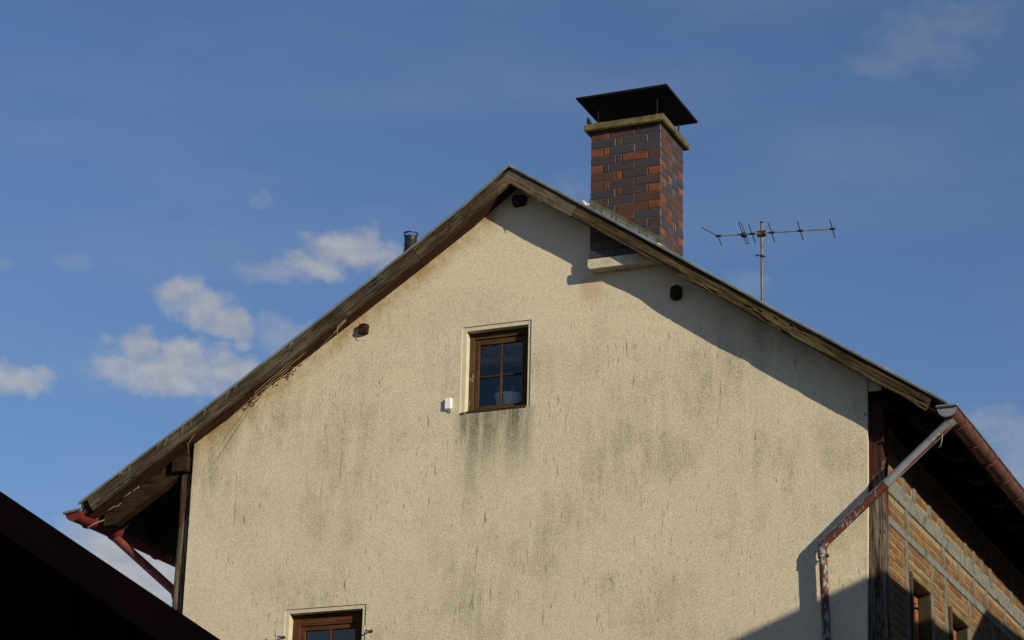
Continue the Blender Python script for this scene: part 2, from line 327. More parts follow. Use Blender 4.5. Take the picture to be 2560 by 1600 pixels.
def m_brick(name, base, spread, soot, rough=.75, island=False, spec=.3):
    """fired clay with a different tone for every brick"""
    m, t, p = mat(name); p.inputs['Roughness'].default_value = rough; p.inputs['Specular IOR Level'].default_value = spec
    co = objco(t)
    if island: r = nd(t, 'ShaderNodeNewGeometry').outputs['Random Per Island']
    else: r = nd(t, 'ShaderNodeObjectInfo').outputs['Random']
    cr = nd(t, 'ShaderNodeValToRGB'); t.links.new(r, cr.inputs[0]); e = cr.color_ramp.elements
    cs = [base] + list(spread)
    while len(e) < len(cs): e.new(.5)
    for i, c in enumerate(cs):
        e[i].position = i / max(1, len(cs) - 1); e[i].color = (*c, 1)
    off = nd(t, 'ShaderNodeCombineXYZ'); t.links.new(mth(t, 'MULTIPLY', r, 37.), off.inputs[0])
    cv = vmt(t, 'ADD', co, off.outputs[0])
    n = nse(t, cv, 13, 6, .65); n2 = nse(t, cv, 60, 4, .6)
    c = mixc(t, mth(t, 'MULTIPLY', sstep(t, n, .38, .68), .8), cr.outputs[0], soot)
    c = mixc(t, mth(t, 'MULTIPLY', sstep(t, n2, .6, .72), .35), c, tuple(v * 1.5 for v in base))
    setc(t, p, c); bump(t, p, mth(t, 'ADD', n2, n), .4, .003)
    return m
MB = {'D': m_brick('blue_black_clinker', (.030, .031, .044), [(.042, .038, .056), (.024, .026, .042)], (.05, .038, .042), .5, False, .4),
      'P': m_brick('purple_clinker', (.058, .037, .038), [(.048, .034, .039), (.072, .040, .036)], (.036, .030, .036), .6, False, .28),
      'R': m_brick('red_brown_clinker', (.105, .043, .031), [(.085, .038, .031), (.125, .05, .033)], (.055, .034, .032), .85, False, .12),
      'O': m_brick('orange_clinker', (.20, .066, .032), [(.155, .052, .029), (.225, .076, .036)], (.09, .038, .028), .85, False, .12)}
WB = [(.205, .125, .052), (.15, .080, .036), (.225, .147, .068), (.105, .053, .029), (.19, .118, .052), (.13, .066, .033)]
M_WBR = m_brick('orange_house_brick', (.26, .13, .058), WB, (.11, .058, .036), .95, False, .15)
M_WBRI = m_brick('orange_house_brick_far', (.26, .13, .058), WB, (.11, .058, .036), .95, True, .15)

# ------------------------------------------------------------------ mesh helpers
def link(name, me, m, parent=None):
    o = D.objects.new(name, me); COL.objects.link(o)
    if m is not None and not me.materials: me.materials.append(m)
    o.parent = parent
    return o
def fromlists(name, vs, fs, m, parent=None, smooth=False):
    me = D.meshes.new(name); me.from_pydata([tuple(v) for v in vs], [], fs); me.update()
    if smooth: me.shade_smooth()
    return link(name, me, m, parent)
def boxdata(x0, x1, y0, y1, z0, z1):
    vs = [(x, y, z) for x in (x0, x1) for y in (y0, y1) for z in (z0, z1)]
    fs = [(0, 1, 3, 2), (4, 6, 7, 5), (0, 4, 5, 1), (2, 3, 7, 6), (0, 2, 6, 4), (1, 5, 7, 3)]
    return vs, fs
def bevmesh(name, x0, x1, y0, y1, z0, z1, bev, seg=1):
    bm = bmesh.new(); vs, fs = boxdata(x0, x1, y0, y1, z0, z1)
    vv = [bm.verts.new(v) for v in vs]
    for f in fs: bm.faces.new([vv[i] for i in f])
    if bev: bmesh.ops.bevel(bm, geom=bm.edges[:], offset=bev, segments=seg, affect='EDGES', profile=.5)
    bmesh.ops.recalc_face_normals(bm, faces=bm.faces[:])
    me = D.meshes.new(name); bm.to_mesh(me); bm.free(); return me
def box(name, x0, x1, y0, y1, z0, z1, m, parent=None, bev=0.):
    """box part whose origin sits at its own centre, so its grain runs in its own space"""
    cx, cy, cz = (x0 + x1) / 2, (y0 + y1) / 2, (z0 + z1) / 2
    o = link(name, bevmesh(name, x0 - cx, x1 - cx, y0 - cy, y1 - cy, z0 - cz, z1 - cz, bev), m, parent)
    o.location = (cx, cy, cz); return o
def prism(name, poly, y0, y1, m, parent=None, axis='Y'):
    """closed polygon (u,z) pushed along y (or along x)"""
    n = len(poly); P = (lambda u, d, z: (u, d, z)) if axis == 'Y' else (lambda u, d, z: (d, u, z))
    vs = [P(u, y0, z) for u, z in poly] + [P(u, y1, z) for u, z in poly]
    fs = [tuple(range(n)), tuple(range(2 * n - 1, n - 1, -1))] + [(i, i + n, (i + 1) % n + n, (i + 1) % n) for i in range(n)]
    bm = bmesh.new(); vv = [bm.verts.new(v) for v in vs]
    for f in fs: bm.faces.new([vv[i] for i in f])
    bmesh.ops.recalc_face_normals(bm, faces=bm.faces[:])
    me = D.meshes.new(name); bm.to_mesh(me); bm.free(); return link(name, me, m, parent)
def holed(name, outer, holes, d0, d1, m, parent=None, axis='Y'):
    """wall slab with real openings: outline and holes in (u,z)"""
    P = (lambda u, d, z: (u, d, z)) if axis == 'Y' else (lambda u, d, z: (d, u, z))
    bm = bmesh.new(); loops = []
    for d in (d0, d1):
        es = []; lp = []
        for poly in [outer] + holes:
            vv = [bm.verts.new(P(u, d, z)) for u, z in poly]; lp.append(vv)
            es += [bm.edges.new((vv[i], vv[(i + 1) % len(vv)])) for i in range(len(vv))]
        bmesh.ops.triangle_fill(bm, use_beauty=True, use_dissolve=False, edges=es)
        loops.append(lp)
    for a, b in zip(*loops):
        for i in range(len(a)):
            j = (i + 1) % len(a); bm.faces.new((a[i], a[j], b[j], b[i]))
    bmesh.ops.recalc_face_normals(bm, faces=bm.faces[:])
    me = D.meshes.new(name); bm.to_mesh(me); bm.free(); return link(name, me, m, parent)
def tube(path, rads, n=12, cap=True, data=None, flat=1.):
    vs, fs = data if data else ([], [])
    path = [Vector(p) for p in path]
    if not isinstance(rads, (list, tuple)): rads = [rads] * len(path)
    up = None
    rings = []
    for i, p in enumerate(path):
        a = path[max(0, i - 1)]; b = path[min(len(path) - 1, i + 1)]; tg = (b - a).normalized()
        if 0 < i < len(path) - 1:
            t1 = (p - path[i - 1]).normalized(); t2 = (path[i + 1] - p).normalized(); tg = (t1 + t2).normalized()
        ref = Vector((0, 1, 0)) if abs(tg.y) < .9 else Vector((1, 0, 0))
        s = tg.cross(ref).normalized()
        if up is not None and s.dot(up) < 0: s = -s
        up = s; q = tg.cross(s).normalized()
        base = len(vs)
        for k in range(n):
            th = 2 * math.pi * k / n
            vs.append(tuple(p + (s * math.cos(th) + q * math.sin(th) * flat) * rads[i]))
        rings.append(base)
    for a, b in zip(rings, rings[1:]):
        for k in range(n): fs.append((a + k, a + (k + 1) % n, b + (k + 1) % n, b + k))
    if cap:
        for rg, order in ((rings[0], range(n - 1, -1, -1)), (rings[-1], range(n))):     # caps get their own corners, so the sides shade true
            b0 = len(vs); vs.extend(vs[rg + k] for k in order); fs.append(tuple(range(b0, b0 + n)))
    return vs, fs
def tubeobj(name, path, rads, m, parent=None, n=12, cap=True, flat=1.):
    vs, fs = tube(path, rads, n, cap, None, flat)
    o = fromlists(name, vs, fs, m, parent)
    me = o.data
    for p in me.polygons: p.use_smooth = len(p.vertices) == 4 and n > 5
    return o
def empty(name, loc=(0, 0, 0)):
    o = D.objects.new(name, None); COL.objects.link(o); o.location = loc; o.empty_display_size = .3; return o
def tag(o, label, cat, group=None):
    o['label'] = label; o['category'] = cat
    if group: o['group'] = group
    return o
def fbm(x, y, z, o=4): return noise.fractal(Vector((x, y, z)), 1., 2., o)

def plank(name, a, b, h, y0, y1, m, parent, seed=0, wear=.5, lower=.004, cuts=(0, 0)):
    """old board from a to b (x,z of its top edge), its face dented and split along the grain"""
    L = math.hypot(b[0] - a[0], b[1] - a[1]); nx = max(8, int(L / .022)); nz_ = 14
    vs, fs = [], []
    def depth(u, w):
        g = fbm(u * 1.7 + seed, w * 22, seed * 3.1, 4); r = max(0., fbm(u * .9 + seed * 5, w * 9, 7.7 + seed, 3) - .12)
        s = abs(fbm(u * .8 + seed * 2, w * 16 + u * .4, 2.2, 2))
        split = max(0., 1 - s / .07) * max(0., fbm(u * .7 + seed, 3.3, seed, 2) + .25)
        return wear * (.004 * g + .022 * r + .020 * min(1, split * 1.4))
    for i in range(nx + 1):
        f = i / nx; u = L * f
        nb = lower * (fbm(u * 5 + seed, 1.1, 4.4, 4) + 1.6 * min(0., fbm(u * 1.3 + seed, 9.1, 1.4, 3) + .25))
        for j in range(nz_ + 1):
            w = j / nz_; z = -h * w
            if w > .65: z += -nb * (w - .65) / .35
            sh = cuts[0] * w * (1 - f) * 0 + (cuts[0] * w if i == 0 else 0) + (cuts[1] * w if i == nx else 0)
            edge = .004 if j in (0, nz_) else 0.
            vs.append((u + sh, y0 + max(-.002, depth(u, w * h)) + edge, z))
    W_ = nz_ + 1
    for i in range(nx):
        for j in range(nz_): fs.append((i * W_ + j, i * W_ + j + 1, (i + 1) * W_ + j + 1, (i + 1) * W_ + j))
    top = len(vs)
    for i in range(nx + 1): vs.append((vs[i * W_][0], y1, vs[i * W_][2]))
    bot = len(vs)
    for i in range(nx + 1): vs.append((vs[i * W_ + nz_][0], y1, vs[i * W_ + nz_][2]))
    for i in range(nx):
        fs.append((i * W_, (i + 1) * W_, top + i + 1, top + i))
        fs.append((i * W_ + nz_, bot + i, bot + i + 1, (i + 1) * W_ + nz_))
        fs.append((top + i, top + i + 1, bot + i + 1, bot + i))
    fs.append(tuple([k for k in range(W_)] + [bot, top])); e = nx * W_
    fs.append(tuple([e + k for k in range(W_ - 1, -1, -1)] + [top + nx, bot + nx]))
    o = fromlists(name, vs, fs, m, parent)
    bm = bmesh.new(); bm.from_mesh(o.data); bmesh.ops.recalc_face_normals(bm, faces=bm.faces[:]); bm.to_mesh(o.data); bm.free()
    o.location = (a[0], 0, a[1]); o.rotation_euler = (0, -math.atan2(b[1] - a[1], b[0] - a[0]), 0)
    return o

# ------------------------------------------------------------------ setting: ground
g = fromlists('ground', [(-3000, -3000, 0), (3000, -3000, 0), (3000, 3000, 0), (-3000, 3000, 0)], [(0, 1, 2, 3)], M_GROUND); g['kind'] = 'structure'

# ------------------------------------------------------------------ the house
HL = 9.0                                              # length behind the gable
house = tag(empty('gable_house', (0, 0, 0)), 'house with stained cream gable wall, weathered timber eaves and brick chimney', 'house')
LR = [(.03, 10.45), (-.40, 10.118), (-.914, 9.775), (-1.67, 9.284), (-2.97, 8.452), (-4.385, 7.573)]
RR = [(.03, 10.45), (1.224, 9.648), (2.666, 8.655), (4.042, 7.725)]
def rz(x):
    P = LR if x < .03 else RR
    for (xa, za), (xb, zb) in zip(P, P[1:]):
        if min(xa, xb) - 1e-6 <= x <= max(xa, xb) + 1e-6: return za + (zb - za) * (x - xa) / (xb - xa)
    (xa, za), (xb, zb) = P[-2], P[-1]
    return za + (zb - za) * (x - xa) / (xb - xa)

# gable wall: render slab with two real openings
W1 = (-.507, .189, 8.155, 8.984); W2 = (-2.206, -1.376, 5.40, 6.435)
def rect(w): return [(w[0], w[2]), (w[1], w[2]), (w[1], w[3]), (w[0], w[3])]
tops = [(x, rz(x) - .125) for x in (3.317, 2.666, 1.224, .03, -.40, -.914, -1.67, -2.97, -3.292)]
outer = [(-3.292, 0), (3.235, 0), (3.252, 5.85), (3.288, 7.0)] + tops
holed('gable_wall', outer, [rect(W1), rect(W2)], 0, .30, MR, house)
# small patch of render over the right corner post
prism('render_patch', [(3.319, 7.965), (3.43, 7.965), (3.43, rz(3.43) - .127), (3.319, rz(3.319) - .127)], .012, .2, MR, house)

# roof covering, sheathing boards, verge trim
for side, P in (('left', LR), ('right', RR)):
    poly = [(x, z) for x, z in P] + [(x, z - .052) for x, z in reversed(P)]
    o = prism('roof_slope', poly, -.195, HL + .3, M_ROOF, house)
    # long edge trim of folded metal, standing a little proud of the board
    vs, fs = [], []
    for (xa, za), (xb, zb) in zip(P, P[1:]):
        nseg = max(1, int(abs(xb - xa) / .25))
        for k in range(nseg):
            f0, f1 = k / nseg, (k + 1) / nseg
            p0 = (xa + (xb - xa) * f0, za + (zb - za) * f0); p1 = (xa + (xb - xa) * f1, za + (zb - za) * f1)
            w0 = .0035 * fbm(p0[0] * 2.1, 3, side == 'left', 3); w1 = .0035 * fbm(p1[0] * 2.1, 3, side == 'left', 3)
            b = len(vs)
            for (px, pz), w_ in ((p0, w0), (p1, w1)):
                vs += [(px, -.254, pz - .022 + w_), (px, -.257, pz - .004 + w_), (px, -.246, pz + .008 + w_), (px, -.17, pz + .006 + w_), (px, -.17, pz + .002 + w_), (px, -.240, pz - .004 + w_), (px, -.242, pz - .022 + w_)]
            for q in range(7): fs.append((b + q, b + (q + 1) % 7, b + 7 + (q + 1) % 7, b + 7 + q))
            if k == 0: fs.append(tuple(b + q for q in range(7)))
            if k == nseg - 1: fs.append(tuple(b + 7 + q for q in range(6, -1, -1)))
    t_ = fromlists('verge_trim', vs, fs, M_ZINCD, house)
# sheathing boards under both slopes: each a part, running along the house
for side, P in ((-1, LR), (1, RR)):
    seg = []
    for (xa, za), (xb, zb) in zip(P, P[1:]):
        L = math.hypot(xb - xa, zb - za); n = max(1, round(L / .17))
        for k in range(n):
            f0, f1 = k / n, (k + 1) / n
            seg.append(((xa + (xb - xa) * f0, za + (zb - za) * f0), (xa + (xb - xa) * f1, za + (zb - za) * f1)))
    for (a, b) in seg:
        ang = -math.atan2((b[1] - a[1]) * side, (b[0] - a[0]) * side)
        L = math.hypot(b[0] - a[0], b[1] - a[1]); c = ((a[0] + b[0]) / 2, (a[1] + b[1]) / 2)
        key = 'sheathing_board_%d_%d' % (round(L * 500), 1 if c[0] < -3.45 else 2 if c[0] > 3.3 else 0)
        me = D.meshes.get(key) or bevmesh(key, -L / 2 + .003, L / 2 - .003, -(HL + .2) / 2, (HL + .2) / 2, -.02, .02, .003)
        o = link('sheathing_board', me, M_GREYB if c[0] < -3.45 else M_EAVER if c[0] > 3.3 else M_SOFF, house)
        dv = random.uniform(-.003, .003)
        o.location = (c[0], -.198 + (HL + .2) / 2, c[1] - .098 + dv); o.rotation_euler = (0, ang, 0)

# barge boards along the verges (two lengths on each side)
def bb(name, x0, x1, m, seed, wear, drop=.022, h=.118, lower=.005):
    a, b = (x0, rz(x0) - drop), (x1, rz(x1) - drop)
    return plank(name, a, b, h, -.236, -.199, m, house, seed, wear, lower)
bb('barge_board', .048, .725, M_BARGE_R, 1.3, .22, .024, .135, .004)
o = bb('barge_board', .729, 3.93, M_BARGE_R2, 4.1, 1.25, .026, .124, .0055)
bb('barge_board', -.935, .043, M_BARGE_L2, 2.2, 1.2, .022, .124, .005)
for x0, x1, s in ((-1.67, -.938, 6.), (-4.30, -1.671, 8.)):
    bb('barge_board', x0, x1, M_BARGE_L, s, .45, .022, .130, .003)
# splintered strip hanging under the upper right board
tubeobj('splinter', [(.30, -.215, rz(.30) - .165), (.45, -.21, rz(.45) - .172), (.60, -.212, rz(.60) - .178), (.665, -.225, rz(.665) - .20)], [.004, .007, .006, .003], M_BARGE_R, house, 6)
tubeobj('splinter', [(.20, -.222, rz(.20) - .165), (.30, -.222, rz(.30) - .178), (.36, -.236, rz(.36) - .215)], [.003, .006, .002], M_BARGE_R, house, 6)

# boarded lining below each verge, between barge board and wall
for P in (LR, RR):
    for (xa, za), (xb, zb) in zip(P, P[1:]):
        L = math.hypot(xb - xa, zb - za); sgn = 1 if xb > xa else -1
        o = link('verge_lining', bevmesh('verge_lining', -L / 2 + .001, L / 2 - .001, -.095, .095, -.005, .005, .002), M_VSOFF, house)
        o.location = ((xa + xb) / 2, -.103, (za + zb) / 2 - .129); o.rotation_euler = (0, -math.atan2((zb - za) * sgn, (xb - xa) * sgn), 0)
# rafters (their tails carry the eaves)
for y in [.03 + .82 * k for k in range(11)]:
    for s, x_in, x_out, P in ((-1, -3.0, -4.26, LR), (1, 3.0, 3.93, RR)):
        zi, zo = rz(x_in), rz(x_out)
        poly = [(x_in, zi - .125), (x_out, zo - .125), (x_out, zo - .245), (x_out + (.12 if s < 0 else -.10), rz(x_out + (.12 if s < 0 else -.10)) - .315), (x_in, zi - .315)]
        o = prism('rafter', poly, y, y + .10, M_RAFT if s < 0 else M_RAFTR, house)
# purlin and plate ends poking through the gable
def beam_end(x, z, w, h, out, seed, m=M_BEAM):
    n = 16; poly = []
    for k in range(n):
        th = 2 * math.pi * k / n + .3; r = 1 + .22 * fbm(math.cos(th) * 1.3 + seed, math.sin(th) * 1.3, seed, 3)
        c, s = math.cos(th), math.sin(th); q = max(abs(c), abs(s)) ** .95
        poly.append((c * w / 2 * r / q, s * h / 2 * r / q))
    vs, fs = [], []
    for li, (yy, sc) in enumerate(((.02, 1.05), (-out * .5, 1.02), (-out * .85, .96), (-out, .72))):
        for i, (px, pz) in enumerate(poly): vs.append((px * sc, yy + .012 * fbm(px * 20 + seed, pz * 20, li, 2), pz * sc))
    for li in range(3):
        for i in range(n): fs.append((li * n + i, li * n + (i + 1) % n, (li + 1) * n + (i + 1) % n, (li + 1) * n + i))
    fs.append(tuple(3 * n + i for i in range(n)))
    o = fromlists('purlin_end', vs, fs, m, house); o.location = (x, 0, z); return o
beam_end(-1.520, 9.084, .092, .100, .05, 3.)
beam_end(1.592, 9.066, .10, .12, .055, 5.)
beam_end(.052, 10.168, .125, .10, .07, 9.)
for i, (x, z, dx, dz) in enumerate(((-1.50, 9.035, .012, -.035), (-1.475, 9.06, .015, .012))):
    tubeobj('splinter', [(x, -.06, z), (x + dx * .5, -.055, z + dz * .4), (x + dx, -.045, z + dz)], [.004, .003, .0015], M_BEAM, house, 5)

# corner posts and plate end
def post(name, pts, y0, y1, m, seed):
    """tall corner timber: pts = [(z, x left, x right)], front face worn"""
    vs, fs = [], []; rows = []
    zs = []
    for (za, la, ra), (zb, lb, rb) in zip(pts, pts[1:]):
        n = max(1, int(abs(zb - za) / .05))
        zs += [(za + (zb - za) * k / n, la + (lb - la) * k / n, ra + (rb - ra) * k / n) for k in range(n)]
    zs.append(pts[-1])
    M = 9
    zc = (pts[0][0] + pts[-1][0]) / 2; xc = pts[0][1]
    for z, l, r in zs:
        w1 = .006 * fbm(z * 1.8 + seed, 2.2, seed, 3); w2 = .006 * fbm(z * 1.8, 5.2, seed, 3); base = len(vs); rows.append(base)
        for j in range(M):
            f = j / (M - 1); x = l + w1 + (r + w2 - l - w1) * f
            d = .006 * max(0, fbm(f * 3 + seed, z * .8, 1.7, 3)) + .010 * max(0, 1 - abs(fbm(f * 2.2 + seed, z * .35, 5.5, 2)) / .06) * (.5 + fbm(z, 1, 1, 2))
            vs.append((x - xc, y0 + max(-.002, d) + (.006 if j in (0, M - 1) else 0), z - zc))
        vs.append((r + w2 - xc, y1, z - zc)); vs.append((l + w1 - xc, y1, z - zc))
    K = M + 2
    for a, b in zip(rows, rows[1:]):
        for j in range(K): fs.append((a + j, a + (j + 1) % K, b + (j + 1) % K, b + j))
    fs.append(tuple(rows[0] + j for j in range(K))); fs.append(tuple(rows[-1] + j for j in range(K - 1, -1, -1)))
    o = fromlists(name, vs, fs, m, house); o.location = (xc, 0, zc)
    bm = bmesh.new(); bm.from_mesh(o.data); bmesh.ops.recalc_face_normals(bm, faces=bm.faces[:]); bm.to_mesh(o.data); bm.free()
    return o
post('corner_post', [(7.962, 3.322, 3.425), (7.72, 3.300, 3.436), (7.0, 3.290, 3.425), (6.0, 3.255, 3.410), (.0, 3.24, 3.41)], .036, .165, M_POST, 2.)
post('corner_post', [(7.852, -3.437, -3.294), (6.5, -3.436, -3.294), (0., -3.43, -3.294)], .040, .18, M_POSTL, 6.)
pe = box('plate_end', -3.525, -3.335, -.02, .35, 7.858, 8.0, M_BEAM, house, .012)
box('wall_plate', -3.50, -3.30, .36, HL - .1, 7.70, 7.86, M_RAFT, house)
box('wall_plate', 3.20, 3.40, .18, HL - .1, 7.56, 7.70, M_RAFT, house)
vs, fs = tube([(3.305, .05, 7.752), (3.292, -.012, 7.752), (3.290, -.018, 7.768)], .005, 6)
fromlists('iron_hook', vs, fs, M_IRON, house)

# ---- windows in the gable
def window(w, inn, fr, sash, gl, mx_, mz_, mv, mh, yb, label):
    e = D.objects.new('window', None); COL.objects.link(e); e.parent = house; e['label'] = label
    x0, x1, z0, z1 = w; i0, i1, i2, i3 = inn
    ys = .009
    # smooth band round the opening, set back behind the rough render, and its reveal
    box('surround', x0, i0, ys, .155, z0, z1, MS, e); box('surround', i1, x1, ys, .155, z0, z1, MS, e)
    box('surround', i0, i1, ys + .001, .154, i3, z1, MS, e)
    prism('sill', [(x0 + .03, z0), (i1 + .005, z0), (i1 + .005, i2 + .006), (.3 * x0 + .7 * i1, i2 + .010), (.6 * x0 + .4 * i1, i2 - .002), (x0 + .06, i2 + .008)], -.006, .10, M_WINH if mv is M_WIN else M_WINRH, e)
    f0, f1, f2, f3 = fr; s0, s1, s2, s3 = sash; g0, g1, g2, g3 = gl
    B = .004
    for a in ((i0 + .001, f0, i2 + .012, i3 - .001),): box('frame', a[0], a[1], yb, yb + .055, a[2], a[3], M_JAMB if mv is M_WIN else mv, e, B)
    for a in ((f1, i1 - .001, i2 + .012, i3 - .001),): box('frame', a[0], a[1], yb, yb + .055, a[2], a[3], mv, e, B)
    box('frame', f0, f1, yb + .002, yb + .054, f3, i3 - .001, mh, e, B); box('frame', f0, f1, yb + .002, yb + .054, i2 + .012, f2, mh, e, B)
    for a in ((f0, g0), (g1, f1)): box('sash', a[0] + .002, a[1], yb + .014, yb + .06, f2 + .002, f3 - .002, mv, e, B)
    box('sash', g0, g1, yb + .016, yb + .058, g3, f3 - .002, mh, e, B); box('sash', g0, g1, yb + .016, yb + .058, f2 + .002, g2, mh, e, B)
    if mx_ is not None: box('glazing_bar', mx_ - .010, mx_ + .010, yb + .022, yb + .055, g2, g3, mv, e, .003)
    bars = [g2] + ([mz_] if mz_ else []) + [g3]
    if mz_:
        for a, b in ((g0, mx_ - .010), (mx_ + .010, g1)): box('glazing_bar', a, b, yb + .024, yb + .053, mz_ - .008, mz_ + .008, mh, e, .003)
    xs = [(g0, mx_ - .010), (mx_ + .010, g1)]
    zs = [(g2, mz_ - .008), (mz_ + .008, g3)] if mz_ else [(g2, g3)]
    for a, b in xs:
        for c, d in zs:
            p = box('pane', a, b, yb + .036, yb + .040, c, d, M_GLASS, e)
            p.rotation_euler = (random.uniform(-.006, .006), 0, random.uniform(-.006, .006))
    return e
window(W1, (-.462, .157, 8.150, 8.944), (-.412, .112, 8.172, 8.878), None or (0, 0, 0, 0), (-.366, .062, 8.232, 8.825), -.150, 8.515, M_WIN, M_WINH, .082, 'small attic window with brown cross-barred casement')
window(W2, (-2.163, -1.413, 5.44, 6.397), (-2.085, -1.478, 5.50, 6.288), (0, 0, 0, 0), (-2.037, -1.530, 5.56, 6.246), -1.782, None, M_WINR, M_WINRH, .082, 'lower window with reddish brown frame')
box('dark_sill_edge', -.44, .150, -.003, .06, 8.138, 8.166, M_DARKW, house, .004)  # dark brown strip along the foot of the attic window
# broken render corner under the attic window
prism('broken_brick_corner', [(-.500, 8.132), (-.455, 8.138), (-.460, 8.152), (-.485, 8.158), (-.502, 8.150)], -.004, .05, MB['R'], house)
# shutter hooks beside the lower window
for x in (-2.243, -1.350):
    e = D.objects.new('shutter_hook', None); COL.objects.link(e); e.parent = house
    tubeobj('arm', [(x + .035, .02, 6.178), (x + .028, -.03, 6.176), (x, -.075, 6.172)], .008, M_IRON, e, 8)
    tubeobj('pin', [(x, -.075, 6.160), (x, -.075, 6.215)], .008, M_ZINC, e, 8)
    tubeobj('plate', [(x + .036, .004, 6.178), (x + .036, -.006, 6.178)], .016, M_IRON, e, 8)

# ---- back and left walls (plain)
prism('back_wall', [(-3.29, 0), (3.2, 0), (3.2, rz(3.2) - .13), (.03, 10.32), (-3.29, rz(-3.29) - .13)], HL - .25, HL, M_NBW, house)
box('side_wall', -3.40, -3.22, .19, HL, 0, 7.90, M_NBW, house)
box('ceiling', -3.2, 3.15, .31, HL - .26, 7.75, 7.80, M_ROOM, house)

# ---- right wall: timber frame with brick panels
XR = 3.41
OPEN = [(.905, 1.675, 5.25, 6.56), (2.38, 3.18, 5.25, 6.575), (5.2, 6.0, 5.25, 6.58)]
bw = D.objects.new('brick_wall', None); COL.objects.link(bw); bw.parent = house
bw['label'] = 'sunlit orange brick side wall between grey-blue timbers'
holed('mortar_core', [(.168, 0), (HL, 0), (HL, 7.72), (.168, 7.72)], [[(a, c), (b, c), (b, d), (a, d)] for a, b, c, d in OPEN], 3.20, XR - .0065, M_MORTW, bw, 'X')
TIM = []                                              # (y at bottom, y at top, width, z0, z1)
def timber(nm, y0, y1, z0, z1, m, tilt=0., proud=.006):
    TIM.append((y0, y1, z0, z1, tilt))
    yc, zc = (y0 + y1) / 2, (z0 + z1) / 2; hw, hz = (y1 - y0) / 2, (z1 - z0) / 2
    me = bevmesh(nm, -.10, 0, -hw, hw, -hz, hz, .006)
    for v in me.vertices: v.co.y += tilt * v.co.z / max(hz, .01) * .5
    o = link(nm, me, m, bw); o.location = (XR + proud + random.uniform(-.003, .003), yc, zc); return o
timber('rail', .17, HL - .02, 7.120, 7.262, M_RAIL, 0, .009)
timber('rail', .17, HL - .02, 6.842, 6.918, M_RAIL, 0, .008)
for y in (.845, 2.21, 2.85, 3.48, 4.03, 4.9, 5.7, 6.6, 7.5): timber('stud', y - .045, y + .045, 6.919, 7.119, M_STUD)
for y, tl in ((.79, 0), (1.19, .10), (1.75, 0), (2.25, 0), (3.18, 0), (3.55, .14), (3.87, -.10), (4.28, 0), (5.27, 0), (6.1, 0), (7., .1)): timber('stud', y - .05, y + .05, 7.263, 7.71, M_STUD, tl)
for y in (.795, 1.72, 2.255, 3.235, 4.2, 5.1, 6.1, 7.1): timber('stud', y - .045, y + .045, 4.6, 6.841, M_STUD)
timber('corner_strip', .166, .196, .1, 7.119, M_STUD, 0, .004)
for a, b, c, d in OPEN: timber('lintel', a - .06, b + .03, d, d + .105, M_LINT, 0, .008)
bsz, joint, crs = .225, .0125, .0745
bricks = []
z = 4.62; r_i = 0
while z < 7.66:
    z1 = z + crs - joint; zc = (z + z1) / 2
    cuts = []
    for a, b, c, d, tl in TIM:
        if c - .02 < zc < d + .02:
            off = tl * ((zc - (c + d) / 2) / ((d - c) / 2)) * .5; cuts.append((a + off, b + off))
    for a, b, c, d in OPEN:
        if c < zc < d: cuts.append((a, b))
    cuts.sort(); y = .20; spans = []
    for a, b in cuts:
        if a > y + .03: spans.append((y, a))
        y = max(y, b)
    if y < HL - .1: spans.append((y, HL - .1))
    for s0, s1 in spans:
        yy = s0 + .008 - ((r_i % 2) * .11 + random.random() * .03)
        while yy < s1 - .01:
            a, b = max(yy, s0 + .008), min(yy + bsz, s1 - .008)
            if b - a > .035: bricks.append((a, b, z, z1))
            yy += bsz + joint
    z += crs; r_i += 1
def px_order(b): return (b[0] + max(0, 5.75 + .2 * b[0] - b[3]) * 4)
bricks.sort(key=px_order)
NB = 285
for a, b, c, d in bricks[:NB]:
    w = round((b - a) * 100) / 100; w = min(w, b - a)
    key = 'brick_%d' % round(w * 1000); me = D.meshes.get(key)
    if me is None:
        me = bevmesh(key, -.05, 0, -w / 2, w / 2, -(crs - joint) / 2, (crs - joint) / 2, .005); me.materials.append(M_WBR)
    o = link('brick', me, None, bw)
    o.location = (XR + random.uniform(-.004, .0015), (a + b) / 2, (c + d) / 2 + random.uniform(-.002, .002)); o.rotation_euler = (random.uniform(-.012, .012), random.uniform(-.01, .01), random.uniform(-.014, .014))
vs, fs = [], []
for a, b, c, d in bricks[NB:]:
    j = random.uniform(-.004, .0015); v, f = boxdata(XR - .05, XR + j, a, b, c, d); k = len(vs); vs += v; fs += [tuple(q + k for q in i) for i in f]
far = fromlists('distant_bricks', vs, fs, M_WBRI, bw); far['kind'] = 'stuff'
